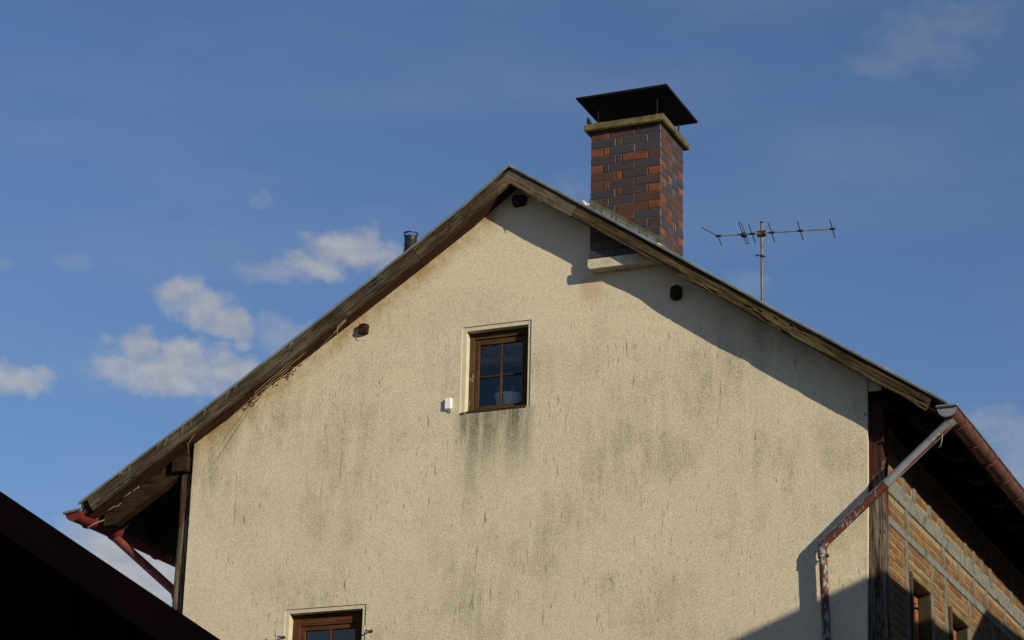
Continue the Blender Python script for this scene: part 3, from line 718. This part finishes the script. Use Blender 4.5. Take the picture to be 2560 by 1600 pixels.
# deep-set windows of the side wall
for a, b, c, d in OPEN:
    e = D.objects.new('side_window', None); COL.objects.link(e); e.parent = house
    box('reveal', 3.15, XR - .016, b - .012, b - .001, c, d - .001, M_OLIVE, e)
    box('reveal', 3.15, XR - .016, a + .001, a + .012, c, d - .001, M_OLIVE, e)
    box('frame', 3.23, 3.29, a + .013, a + .085, c, d - .03, M_ORANGE, e, .004); box('frame', 3.23, 3.29, b - .075, b - .013, c, d - .03, M_ORANGE, e, .004)
    box('sash', 3.215, 3.272, b - .130, b - .077, c, d - .10, M_ORANGE, e, .005); box('sash', 3.215, 3.272, a + .087, a + .14, c, d - .10, M_ORANGE, e, .005)
    box('frame', 3.231, 3.289, a + .086, b - .076, d - .098, d - .031, M_ORANGE, e, .004)
    box('pane', 3.240, 3.244, a + .141, b - .131, c, d - .10, M_GLASS, e)
    box('shutter_batten', XR + .002, XR + .028, a - .055, a - .006, c, d + .02, M_DARKW, e, .003)
    tubeobj('hinge_pin', [(XR + .02, a - .02, d - .30), (XR + .05, a - .01, d - .30), (XR + .05, a + .03, d - .30)], .010, M_IRON, e, 7)

# ---- gutters and downpipes
def gutter(x, z, r, y0, y1, m, outer_s, lipm):
    e = D.objects.new('gutter', None); COL.objects.link(e); e.parent = house
    n = 16; vs, fs = [], []; ys = [y0 + (y1 - y0) * k / 40 for k in range(41)]
    for y in ys:
        sag = .004 * math.sin(y * 2.1) + .003 * fbm(y, x, 1, 2)
        for rr in (r, r - .004):
            for k in range(n + 1):
                th = math.pi + math.pi * k / n; vs.append((x + math.cos(th) * rr, y, z + math.sin(th) * rr + sag))
    K = 2 * (n + 1)
    for i in range(40):
        a, b = i * K, (i + 1) * K
        for k in range(n):
            fs.append((a + k, a + k + 1, b + k + 1, b + k)); fs.append((a + n + 1 + k, b + n + 1 + k, b + n + 2 + k, a + n + 2 + k))
        fs.append((a, b, b + n + 1, a + n + 1)); fs.append((a + n, a + 2 * n + 1, b + 2 * n + 1, b + n))
    o = fromlists('trough', vs, fs, m, e)
    for p in o.data.polygons: p.use_smooth = True
    tubeobj('bead', [(x + outer_s * (r + .004), y, z + .006 + .004 * math.sin(y * 2.1)) for y in ys], .011, lipm, e, 8)
    # end cap with its folded rim
    cap = [(x + math.cos(math.pi + math.pi * k / 20) * (r + .003), z + math.sin(math.pi + math.pi * k / 20) * (r + .003)) for k in range(21)]
    prism('end_cap', cap, y0 - .004, y0 + .006, lipm if outer_s > 0 else m, e)
    return e
gr = gutter(4.045, 7.672, .080, -.245, HL, M_GUT, 1, M_ZINC)
gr['label'] = 'faded red gutter with grey zinc end cap along the right eaves'
box('cap_rim', 3.955, 4.142, -.275, -.242, 7.670, 7.690, M_ZINC, gr, .006)
for y in (.13, .72, 1.3, 1.9, 2.5, 3.1, 3.7, 4.3, 4.9, 5.5):
    pth = [(4.045 + math.cos(math.pi + math.pi * k / 14) * .084, y, 7.672 + math.sin(math.pi + math.pi * k / 14) * .084 + .004 * math.sin(y * 2.1)) for k in range(15)]
    tubeobj('gutter_bracket', pth, .008, M_GUT, gr, 6)
gl_ = gutter(-4.43, 7.487, .088, -.245, HL, M_GUTL, -1, M_ZINC)
gl_['label'] = 'red gutter below the left eaves'
tubeobj('cap_rim', [(-4.53, -.262, 7.476), (-4.43, -.262, 7.492), (-4.335, -.262, 7.505)], [.016, .017, .015], M_ZINC, gl_, 10)
for y in (.02, .5, 1.32, 2.14, 2.96, 3.78):
    pth = [(-4.43 + math.cos(math.pi + math.pi * k / 14) * .093, y, 7.487 + math.sin(math.pi + math.pi * k / 14) * .093) for k in range(15)]
    tubeobj('gutter_bracket', pth, .008, M_GUTL, gl_, 6)
dp = D.objects.new('downpipe', None); COL.objects.link(dp); dp.parent = house; dp['label'] = 'peeling brown downpipe with bare zinc upper length'
PA, PB, PC = Vector((4.035, -.118, 7.575)), Vector((3.466, -.102, 7.095)), Vector((2.914, -.088, 6.626))
tubeobj('upper_length', [PA + (PA - PB) * .06, PA, PB], [.052, .043, .040], M_PIPEZ, dp, 18)
tubeobj('paint_seam', [PA.lerp(PB, f) + Vector((.020 + .003 * math.sin(f * 19), -.022, -.0285)) for f in (.0, .1, .25, .4, .55, .7, .85)], [.004, .012, .011, .0095, .0085, .006, .002], M_GUTL, dp, 8)
tubeobj('lower_length', [PB + (PB - PA) * -.015, PB, PC + (PB - PC).normalized() * .03], [.0415, .041, .038], M_PIPE, dp, 18)
tubeobj('elbow', [PC + (PB - PC).normalized() * .045, PC + (PB - PC).normalized() * .02 + Vector((0, 0, -.004)), PC + Vector((-.003, 0, -.03)), PC + Vector((0, 0, -.085))], [.0395, .040, .040, .0395], M_PIPE, dp, 18)
tubeobj('vertical_length', [PC + Vector((.001, 0, -.07)), PC + Vector((.022, .0, -1.0)), PC + Vector((.05, 0, -2.5)), (2.97, -.088, .2)], [.0355, .0355, .0355, .0355], M_PIPE, dp, 18)
tubeobj('pipe_clamp', [PC + Vector((0, 0, -.092)), PC + Vector((0, 0, -.112))], [.042, .042], M_PIPE, dp, 18)
tubeobj('pipe_clamp', [PC + Vector((0, 0, -.076)), PC + Vector((0, 0, -.084))], [.0435, .0435], M_PIPE, dp, 18)
tubeobj('clamp_bolt', [PC + Vector((.034, -.016, -.102)), PC + Vector((.058, -.02, -.102))], .011, M_IRON, dp, 8)
tubeobj('wall_stay', [PC + Vector((-.01, .04, -.102)), (2.91, .02, 6.526)], .008, M_IRON, dp, 6)
dl = D.objects.new('downpipe', None); COL.objects.link(dl); dl.parent = house; dl['label'] = 'red downpipe slanting from the left gutter to the wall'
tubeobj('slanted_length', [(-4.47, .535, 7.45), (-4.42, .515, 7.41), (-3.62, .36, 6.79)], [.05, .043, .042], M_PIPEL, dl, 16)
tubeobj('vertical_length', [(-3.62, .36, 6.80), (-3.58, .353, 6.70), (-3.56, .35, .2)], .042, M_PIPEL, dl, 16)

# ---- chimney
ch = D.objects.new('chimney', None); COL.objects.link(ch); ch.parent = house
ch['label'] = 'multicoloured clinker brick chimney under a black steel cowl'
CX0, CX1, CY0, CY1, CZ0, CZ1 = .80, 1.481, -.12, .51, 9.445, 10.702
box('mortar_core', CX0 + .0042, CX1 - .0042, CY0 + .0042, CY1 - .0042, CZ0, CZ1, M_MORT, ch)
cr_ = (CZ1 - CZ0) / 15; bh = cr_ - .0115
FR = ['hR qO fP fD', 'fD qP fD hD', 'hO qO fD fD', 'fP qP fO hR', 'hO qP fP fD', 'fR qO fP hO', 'hR qR fP fP', 'fD qR fP hO', 'hR qP fP fR', 'fP qR fR hO', 'hP qP fR fD', 'fD qD fP hP', 'hR qP fD fP', 'hD fP fD qP', 'fD fD qD hD']
RI = ['hR fP qP fP', 'fR qP fP hP', 'hP fR qD fP', 'fD qO fP hO', 'hO fP qP fD', 'fP qO fD hO', 'hO fD qD fP', 'fP qP fR hR', 'hO fP qP fR', 'fR qO fP hO', 'hD fR qD fD', 'fD qP fP hO', 'hO fR qP fP', 'fD qP fR hO', 'hD fD qP fR']
WID = {'f': .240, 'h': .115, 'q': .052}
def cbrick(face, u, w, zc, colr):
    key = 'clinker_%s_%d' % (face in 'LR', round(w * 1000)); me = D.meshes.get(key)
    th = .022
    if me is None:
        me = bevmesh(key, -.5 * w, .5 * w, 0, th, -bh / 2, bh / 2, .0035)
        me.materials.append(MB['P'])
    o = link('brick', me, None, ch); o.material_slots[0].link = 'OBJECT'; o.material_slots[0].material = MB[colr]
    j = random.uniform(-.002, .002)
    if face == 'F': o.location = (u, CY0 + j, zc)
    elif face == 'B': o.location = (u, CY1 + j, zc); o.rotation_euler = (0, 0, math.pi)
    elif face == 'R': o.location = (CX1 + j, u, zc); o.rotation_euler = (0, 0, math.pi / 2)
    else: o.location = (CX0 + j, u, zc); o.rotation_euler = (0, 0, -math.pi / 2)
for i in range(15):
    zc = CZ1 - cr_ * (i + .5)
    for face, row, a0, a1 in (('F', FR[i], CX0, CX1), ('R', RI[i], CY0 + .023, CY1), ('L', RI[(i + 4) % 15], CY0 + .023, CY1), ('B', FR[(i + 5) % 15], CX0 + .023, CX1 - .023)):
        if face in 'LB' and i > 11: continue
        it = row.split(); tot = sum(WID[q[0]] for q in it); jn = .0115; sc = (a1 - a0 - jn * (len(it) - 1)) / tot; u = a0
        for q in it:
            w = WID[q[0]] * sc; cbrick(face, u + w / 2, w, zc + random.uniform(-.0012, .0012), q[1]); u += w + jn
# concrete crown, worn
bm = bmesh.new(); v_, f_ = boxdata(.750, 1.530, -.182, .566, 10.702, 10.772); vv = [bm.verts.new(v) for v in v_]
for f in f_: bm.faces.new([vv[i] for i in f])
bmesh.ops.bevel(bm, geom=bm.edges[:], offset=.008, segments=2, affect='EDGES')
bmesh.ops.subdivide_edges(bm, edges=[e for e in bm.edges if e.calc_length() > .05], cuts=22, use_grid_fill=True)
for v in bm.verts: v.co += Vector((fbm(v.co.x * 9, v.co.y * 9, v.co.z * 9, 4), fbm(v.co.x * 9, v.co.y * 9 + 7, v.co.z * 9, 4), .8 * fbm(v.co.x * 9 + 5, v.co.y * 9, v.co.z * 9, 4))) * .004
bmesh.ops.recalc_face_normals(bm, faces=bm.faces[:]); me = D.meshes.new('crown_slab'); bm.to_mesh(me); bm.free(); link('crown_slab', me, M_CROWN, ch)
# black steel cowl on four rods
cw = fromlists('cowl', [(.698, -.25, 11.004), (1.584, -.25, 11.004), (1.584, .635, 11.004), (.698, .635, 11.004), (.694, -.254, 11.022), (1.588, -.254, 11.022), (1.588, .639, 11.022), (.694, .639, 11.022), (1.141, .19, 11.075)],
               [(3, 2, 1, 0), (0, 1, 5, 4), (1, 2, 6, 5), (2, 3, 7, 6), (3, 0, 4, 7), (4, 5, 8), (5, 6, 8), (6, 7, 8), (7, 4, 8)], M_CAP, ch)
for x, y in ((.86, -.10), (1.44, -.10), (1.44, .50), (.86, .50)): tubeobj('cowl_rod', [(x, y, 10.76), (x, y, 11.01)], .007, M_CAP, ch, 8)
for x in (.98, 1.30): tubeobj('flue', [(x, .19, 10.72), (x, .19, 10.80)], .10, M_CAP, ch, 18)
# corbel of smooth render carrying the chimney front
bm = bmesh.new(); poly = [(.790, 9.372), (.797, 9.358), (.815, 9.352), (1.52, 9.350), (1.52, 9.443), (.795, 9.444), (.786, 9.43), (.785, 9.39)]
prism('corbel', poly, -.134, .02, MCORB, ch)
# lead flashing where the chimney leaves the roof
def strip(nm, pts, m, par):
    n = len(pts); vs = []; fs = []
    for (x, y, z0, z1) in pts: vs += [(x, y, z0), (x, y, z1)]
    for i in range(n - 1): fs.append((2 * i, 2 * i + 2, 2 * i + 3, 2 * i + 1))
    o = fromlists(nm, vs, fs, m, par); md = o.modifiers.new('t', 'SOLIDIFY'); md.thickness = .006; md.offset = 0; return o
fx = [CX0 - .005 + (CX1 + .012 - CX0 + .005) * k / 14 for k in range(15)]
strip('flashing', [(x, CY0 - .012 - .004 * abs(fbm(x * 8, 1, 1, 2)), rz(x) - .03, rz(x) + .105 + .008 * fbm(x * 6, 2, 2, 3)) for x in fx], M_LEAD, ch)
strip('flashing', [(CX1 + .012, CY0 - .014 + .65 * k / 6, rz(CX1) - .03, rz(CX1) + .06 + .01 * fbm(k * .9, 2, 5, 2)) for k in range(7)], M_LEAD, ch)
for k, wd in enumerate((.05, .085, .03, .095, .10, .06, .07)):
    x = CX0 + .06 + sum((.05, .085, .03, .095, .10, .06, .07)[:k]) + .014 * k
    strip('flashing_plate', [(x, CY0 - .0195, rz(x) + .012, rz(x) + .066), (x + wd, CY0 - .0195, rz(x + wd) + .012, rz(x + wd) + .066)], M_LEADP, ch)
for i in range(9):
    bm = bmesh.new(); bmesh.ops.create_icosphere(bm, subdivisions=2, radius=random.uniform(.008, .022))
    for v in bm.verts: v.co *= 1 + .5 * fbm(v.co.x * 60 + i, v.co.y * 60, v.co.z * 60, 2)
    me = D.meshes.new('mortar_lump'); bm.to_mesh(me); bm.free(); o = link('mortar_lump', me, M_PLASTER, ch)
    if i < 6: x = random.uniform(.735, .80); o.location = (x, -.14 + random.uniform(-.03, .02), rz(x) + random.uniform(.01, .05))
    else: x = random.uniform(1.47, 1.53); o.location = (x, -.16, rz(x) + .012)

# ---- flue pipe on the left slope
vp = D.objects.new('vent_pipe', None); COL.objects.link(vp); vp.parent = house; vp['label'] = 'black plastic vent pipe on the left roof slope'
vx, vy, vz = -1.292, .45, 10.165
tubeobj('pipe', [(vx, vy, rz(vx) - .1), (vx, vy, vz - .035)], .058, M_BLACK, vp, 24)
prof = [(.078, -.55), (.085, -.30), (.080, -.22), (.072, -.17), (.066, -.155), (.066, -.14), (.061, -.13), (.062, -.12), (.060, -.10), (.066, -.095), (.066, -.085), (.060, -.08), (.061, -.02), (.063, -.002)]
tubeobj('collar', [(vx, vy, vz + q[1]) for q in prof], [q[0] for q in prof], M_BLACK, vp, 28)
nring = 28; vs, fs = [], []
for k in range(nring):
    th = 2 * math.pi * k / nring
    for r, dz in ((.063, .020), (.071, .020), (.071, .034), (.063, .034)): vs.append((vx + math.cos(th) * r, vy + math.sin(th) * r, vz + dz))
for k in range(nring):
    a, b = 4 * k, 4 * ((k + 1) % nring)
    for q in range(4): fs.append((a + q, a + (q + 1) % 4, b + (q + 1) % 4, b + q))
fromlists('cap_ring', vs, fs, M_BLACK, vp)
for k in range(6):
    th = 2 * math.pi * (k + .3) / 6; tubeobj('ring_strut', [(vx + math.cos(th) * .062, vy + math.sin(th) * .062, vz - .01), (vx + math.cos(th) * .066, vy + math.sin(th) * .066, vz + .025)], .004, M_BLACK, vp, 6)

# ------------------------------------------------------------------ things on and in the house
# white sensor on the wall
sb = tag(empty('outdoor_sensor', (-.617, 0, 8.25)), 'small white plastic sensor box on the wall left of the attic window', 'sensor')
bm = bmesh.new(); v_, f_ = boxdata(-.036, .036, -.030, .004, -.055, .055); vv = [bm.verts.new(v) for v in v_]
for f in f_: bm.faces.new([vv[i] for i in f])
bmesh.ops.bevel(bm, geom=bm.edges[:], offset=.009, segments=3, affect='EDGES'); me = D.meshes.new('case'); bm.to_mesh(me); bm.free()
link('case', me, M_WHITE, sb)
tubeobj('cable_stub', [(.01, -.014, -.05), (.012, -.016, -.068), (.018, -.004, -.082)], .005, M_IRON, sb, 6)
# flower pot behind the pane
fp = tag(empty('flower_pot', (-.135, .272, 8.155)), 'pale blue flower pot standing behind the attic window pane', 'flower pot')
prof = [(0, .0), (.095, .0), (.100, .01), (.118, .15), (.128, .185), (.132, .19), (.132, .212), (.124, .212), (.118, .18), (0, .17)]
vs, fs = [], []; n = 28
for r, zz in prof:
    for k in range(n): vs.append((max(r, .001) * math.cos(2 * math.pi * k / n), max(r, .001) * math.sin(2 * math.pi * k / n), zz))
for i in range(len(prof) - 1):
    for k in range(n): fs.append((i * n + k, i * n + (k + 1) % n, (i + 1) * n + (k + 1) % n, (i + 1) * n + k))
fromlists('pot', vs, fs, M_POT, fp, True)
for k, (a, l, hgt) in enumerate(((2.9, .17, .10), (3.5, .14, .13), (2.4, .10, .09), (.6, .09, .12), (4.4, .1, .1))):
    p = [(math.cos(a) * l * f * .9 - .02, math.sin(a) * l * f * .4, .17 + hgt * math.sin(f * 2.4)) for f in (0, .35, .7, 1.)]
    tubeobj('leaf', p, [.004, .010, .012, .002], M_LEAF, fp, 8, flat=.25)
# bird on the crown
bd = tag(empty('small_bird', (.782, -.135, 10.772)), 'small dark bird perched on the front left corner of the chimney crown', 'bird')
tubeobj('body', [(.006, .006, .006), (.008, .006, .014), (.006, .004, .026), (.001, .001, .042), (-.003, -.003, .056), (-.005, -.005, .066), (-.006, -.006, .076), (-.007, -.006, .082)], [.006, .015, .021, .0225, .018, .0135, .0125, .004], M_BIRD, bd, 14)
tubeobj('beak', [(-.014, -.010, .073), (-.024, -.015, .071)], [.0035, .0008], M_BIRD, bd, 6)
tubeobj('tail', [(.008, .006, .022), (.022, .016, .002), (.028, .02, -.004)], [.010, .008, .006], M_BIRD, bd, 8, flat=.35)
for s in (-1, 1): tubeobj('leg', [(-.003 + s * .006, 0, .012), (-.006 + s * .008, -.003, 0)], .0018, M_BIRD, bd, 5)
# television aerial
an = tag(empty('television_aerial', (1.928, 1.5, rz(1.928))), 'television aerial with six cross rods on a thin mast behind the right roof slope', 'aerial')
zm = rz(1.928)
tubeobj('mast', [(0, 0, -.15), (.003, 0, .6), (.008, 0, 10.272 - zm)], .0125, M_MAST, an, 12)
tubeobj('mast_cap', [(.008, 0, 10.266 - zm), (.008, 0, 10.278 - zm)], .019, M_IRON, an, 12)
BD = Vector((.9846, .1747, 0)); ED = Vector((-.1747, .9846, 0)); bz_ = 10.152 - zm
sc_ = 3.95e-3 / 6.3 * .965
def bpos(zx): return Vector((.008, -.022, bz_)) + BD * ((zx - 970) * sc_)
tubeobj('boom', [bpos(262), bpos(1100), bpos(2115)], .0075, M_ALU, an, 10)
for zx in (825, 1135, 1590, 2095):
    c = bpos(zx); tubeobj('cross_rod', [c - ED * .245, c + ED * .245], .0048, M_IRON, an, 8)
    tubeobj('rod_clip', [c - BD * .026, c + BD * .026], [.010, .013], M_BLACK, an, 8)
c = bpos(280)
tubeobj('bent_reflector', [c + (-BD * .13 - ED * .19 + Vector((0, 0, .02))), c, c + ED * .26], .0048, M_IRON, an, 8)
tubeobj('rod_clip', [c - BD * .02, c + BD * .03], [.014, .012], M_BLACK, an, 8)
c = bpos(695)
lp = []
for k in range(25):
    th = 2 * math.pi * k / 24; cu, su = math.cos(th), math.sin(th)
    lp.append(c + ED * (math.copysign(.268, cu) + cu * .011 if abs(su) < .97 else 0) + BD * (math.copysign(min(1, abs(su) * 1.6), su) * .012) + Vector((0, 0, .012)))
tubeobj('folded_dipole', lp, .0052, M_ALU, an, 8, False)
bm = bmesh.new(); bmesh.ops.create_uvsphere(bm, u_segments=16, v_segments=10, radius=.032)
for v in bm.verts: v.co.z *= .78; v.co.z = max(v.co.z, -.02)
me = D.meshes.new('connection_box'); bm.to_mesh(me); bm.free(); o = link('connection_box', me, M_BLACK, an); o.location = c + Vector((0, 0, -.008))
o = link('mast_bracket', bevmesh('mast_bracket', -.038, .038, -.02, .018, -.027, .027, .006), M_RUSTB, an); o.location = (.008, -.008, bz_)
for dz in (-.022, .022): tubeobj('bracket_bolt', [(-.028, -.034, bz_ + dz), (-.028, .01, bz_ + dz)], .006, M_IRON, an, 6); tubeobj('bracket_bolt', [(.044, -.034, bz_ + dz), (.044, .01, bz_ + dz)], .006, M_IRON, an, 6)
zl = 9.925 - zm
tubeobj('cable_clip', [(-.045, -.01, zl + .012), (0, -.018, zl), (.05, -.012, zl - .016)], [.006, .005, .006], M_RUSTB, an, 7)
tubeobj('cable_clip', [(-.047, -.01, zl + .022), (-.046, -.01, zl)], .007, M_RUSTB, an, 7); tubeobj('mast_clip', [(.005, 0, zl - .012), (.005, 0, zl + .012)], .017, M_RUSTB, an, 10)

# dry vine stalks caught under the left verge
vn = tag(empty('dry_vine', (-2.9, -.2, 8.35)), 'dry pale vine stalks hanging from the left barge board over the cream wall', 'vine')
def stalk(pts, r=.004):
    P = [Vector(p) - Vector((-2.9, -.2, 8.35)) for p in pts]; Q = []
    for a, b in zip(P, P[1:]):
        for k in range(4): Q.append(a.lerp(b, k / 4) + Vector((fbm(a.x * 9 + k, a.z * 9, 1, 2), fbm(a.x * 9, k, 2, 2), fbm(a.z * 9 + k, 1, 3, 2))) * .008)
    Q.append(P[-1]); tubeobj('stalk', Q, [r * (1 - .6 * i / len(Q)) for i in range(len(Q))], M_STRAW, vn, 5)
def sof(x, d=.13): return rz(x) - d
stalk([(-2.0, -.15, sof(-2.0)), (-2.35, -.13, sof(-2.35) - .012), (-2.6, -.11, sof(-2.6) - .02), (-2.62, -.08, sof(-2.62) - .09)])
stalk([(-2.05, -.10, sof(-2.05)), (-2.4, -.09, sof(-2.4) - .015), (-2.75, -.07, sof(-2.75) - .04), (-3.02, -.05, sof(-3.02) - .05), (-3.22, -.04, sof(-3.22) - .06)])
stalk([(-2.2, -.06, sof(-2.2)), (-2.55, -.05, sof(-2.55) - .03), (-2.82, -.04, sof(-2.82) - .15), (-2.93, -.03, sof(-2.93) - .22)], .003)
stalk([(-2.45, -.04, sof(-2.45) - .01), (-2.62, -.05, sof(-2.62) - .10), (-2.82, -.04, sof(-2.82) - .24), (-2.96, -.03, sof(-2.96) - .34), (-3.05, -.025, sof(-3.05) - .36)], .003)
stalk([(-3.18, -.17, sof(-3.18)), (-3.27, -.15, sof(-3.27) - .05), (-3.275, -.12, sof(-3.275) - .14)], .0028)
stalk([(-1.63, -.14, sof(-1.63)), (-1.73, -.15, sof(-1.73) - .03), (-1.74, -.13, sof(-1.74) - .09)], .0055)
stalk([(-1.66, -.12, sof(-1.66) - .01), (-1.83, -.10, sof(-1.83) - .04), (-2.0, -.07, sof(-2.0) - .06)])
for x, dx, dz in ((-2.72, -.03, -.07), (-2.80, -.035, -.08), (-3.05, -.01, -.06), (-3.20, .005, -.05), (-3.28, -.005, -.08), (-3.44, -.03, -.08), (-3.52, -.03, -.05), (-3.84, .0, -.05), (-3.92, -.03, -.04), (-2.15, -.03, -.07)):
    stalk([(x, -.245, rz(x) - .03), (x + dx * .6, -.258, rz(x) - .03 + dz * .4), (x + dx, -.246, rz(x) - .03 + dz)], .0022)
for i in range(26):
    x = random.uniform(-2.75, -2.15); p = Vector((x, random.uniform(-.06, -.005), sof(x) - random.uniform(.0, .07)))
    stalk([p, p + Vector((random.uniform(-.03, .02), -.012, random.uniform(-.03, .01)))], .007)
for x, z_ in ((-3.95, 7.70), (-4.05, 7.60), (-4.12, 7.58), (-3.86, 7.75)):
    stalk([(x, -.02, z_), (x - .05, -.03, z_ - .038), (x - .08, -.02, z_ - .045)], .0038)
stalk([(-4.20, -.05, 7.44), (-4.28, -.09, 7.40), (-4.34, -.12, 7.36)], .005)
st = tag(empty('straw_wisp', (4.0, -.16, 7.5)), 'pale straw wisp dangling from the zinc downpipe under the right gutter', 'straw')
tubeobj('stalk', [(-.02, 0, -.03), (-.022, -.01, -.08), (-.035, -.012, -.13), (-.05, -.01, -.15)], [.004, .0045, .003, .002], M_STRAW, st, 6)

# ------------------------------------------------------------------ dark outbuilding in the left foreground
sh = tag(empty('dark_outbuilding', (8.24 - 3.65, -19.0962 + 9.845, 0)), 'dark brown gabled outbuilding in shadow, filling the lower left foreground', 'outbuilding')
# local axes: x to the right of its gable, y away from the camera
sh.rotation_euler = (0, 0, math.atan2(.3478, .9376))
def sz(gx): return 4.4929 + (gx + 2.879) * (3.8169 - 4.4929) / (-1.8213 + 2.879)
# verge board, sloping down to the right
RX, EX = -6.2, -.9
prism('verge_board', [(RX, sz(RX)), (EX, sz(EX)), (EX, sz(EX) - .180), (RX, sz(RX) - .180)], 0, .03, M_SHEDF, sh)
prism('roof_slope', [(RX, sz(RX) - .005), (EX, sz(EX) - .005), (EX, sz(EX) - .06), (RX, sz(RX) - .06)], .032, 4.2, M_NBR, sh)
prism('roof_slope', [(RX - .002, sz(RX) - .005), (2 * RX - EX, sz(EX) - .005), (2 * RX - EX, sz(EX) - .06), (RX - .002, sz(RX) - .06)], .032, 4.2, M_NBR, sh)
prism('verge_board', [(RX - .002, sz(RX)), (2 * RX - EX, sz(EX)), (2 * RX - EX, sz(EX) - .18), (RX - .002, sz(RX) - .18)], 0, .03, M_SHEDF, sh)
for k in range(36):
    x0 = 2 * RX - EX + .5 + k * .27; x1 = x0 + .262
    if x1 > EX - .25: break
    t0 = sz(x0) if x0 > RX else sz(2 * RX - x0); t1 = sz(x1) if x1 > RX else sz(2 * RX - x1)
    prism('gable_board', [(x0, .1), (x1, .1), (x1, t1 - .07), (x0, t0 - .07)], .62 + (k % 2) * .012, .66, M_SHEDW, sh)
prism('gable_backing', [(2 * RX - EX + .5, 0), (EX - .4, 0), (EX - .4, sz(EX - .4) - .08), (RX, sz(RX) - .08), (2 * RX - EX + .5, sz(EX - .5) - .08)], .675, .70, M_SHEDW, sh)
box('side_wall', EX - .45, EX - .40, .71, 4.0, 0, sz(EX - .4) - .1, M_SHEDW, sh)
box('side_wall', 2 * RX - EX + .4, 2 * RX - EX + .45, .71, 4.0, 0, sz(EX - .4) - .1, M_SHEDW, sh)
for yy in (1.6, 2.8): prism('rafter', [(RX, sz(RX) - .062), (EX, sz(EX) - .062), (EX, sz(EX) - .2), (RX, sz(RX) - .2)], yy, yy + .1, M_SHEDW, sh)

# ------------------------------------------------------------------ unseen houses beyond the frame (the second added for its shade alone)
na = tag(empty('unseen_house', (9.0, 0, 0)), 'neighbouring house beyond the right edge whose ridge shadow crosses the lower right wall', 'house')
def ridge_roof(nm, xs, yz, par, m):
    """tent roof: eaves at xs, ridge through (y,z) points"""
    vs, fs = [], []
    for y, zr, ze in yz:
        for x, zz in ((xs[0], ze), (0, zr), (xs[1], ze), (xs[1], ze - .12), (0, zr - .14), (xs[0], ze - .12)): vs.append((x, y, zz))
    n = len(yz)
    for i in range(n - 1):
        for q in range(6): fs.append((i * 6 + q, i * 6 + (q + 1) % 6, (i + 1) * 6 + (q + 1) % 6, (i + 1) * 6 + q))
    fs.append(tuple(range(6))); fs.append(tuple((n - 1) * 6 + q for q in range(5, -1, -1)))
    return fromlists(nm, vs, fs, m, par)
ridge_roof('roof', (-2.6, 2.7), [(-5.6, 7.80, 6.15), (-3.6, 8.078, 6.2), (-3.0, 8.165, 6.2), (-2.2, 8.17, 6.2), (-1.1, 8.10, 6.2), (-.2, 8.13, 6.2), (.25, 8.20, 6.2)], na, M_NBR)
ridge_roof('roof', (-2.6, 2.7), [(.26, 8.2, 6.2), (.6, 8.42, 6.4), (1.02, 8.69, 6.6), (2.8, 8.77, 6.6), (11, 8.85, 6.6)], na, M_NBR)
box('wall', -2.3, 2.4, -5.4, .2, 0, 6.25, M_NBW, na); box('wall', -2.32, 2.42, .28, 10.8, 0, 6.6, M_NBW, na)
prism('gable', [(-2.28, 6.26), (2.38, 6.26), (.05, 7.62)], -5.38, -5.1, M_NBW, na)
nb = tag(empty('unseen_house', (13.2, -15, 0)), 'unseen taller house added beside the viewpoint to shade the dark outbuilding', 'house')  # added out of view only to keep sun off the outbuilding
ridge_roof('roof', (-3.5, 3.6), [(-7.5, 10.2, 7.4), (5.0, 10.2, 7.4)], nb, M_NBR)
box('wall', -3.1, 3.2, -7.1, 4.6, 0, 7.5, M_NBW, nb)
for yy in (-7.08, 4.3): prism('gable', [(-3.08, 7.51), (3.18, 7.51), (.05, 9.95)], yy, yy + .28, M_NBW, nb)
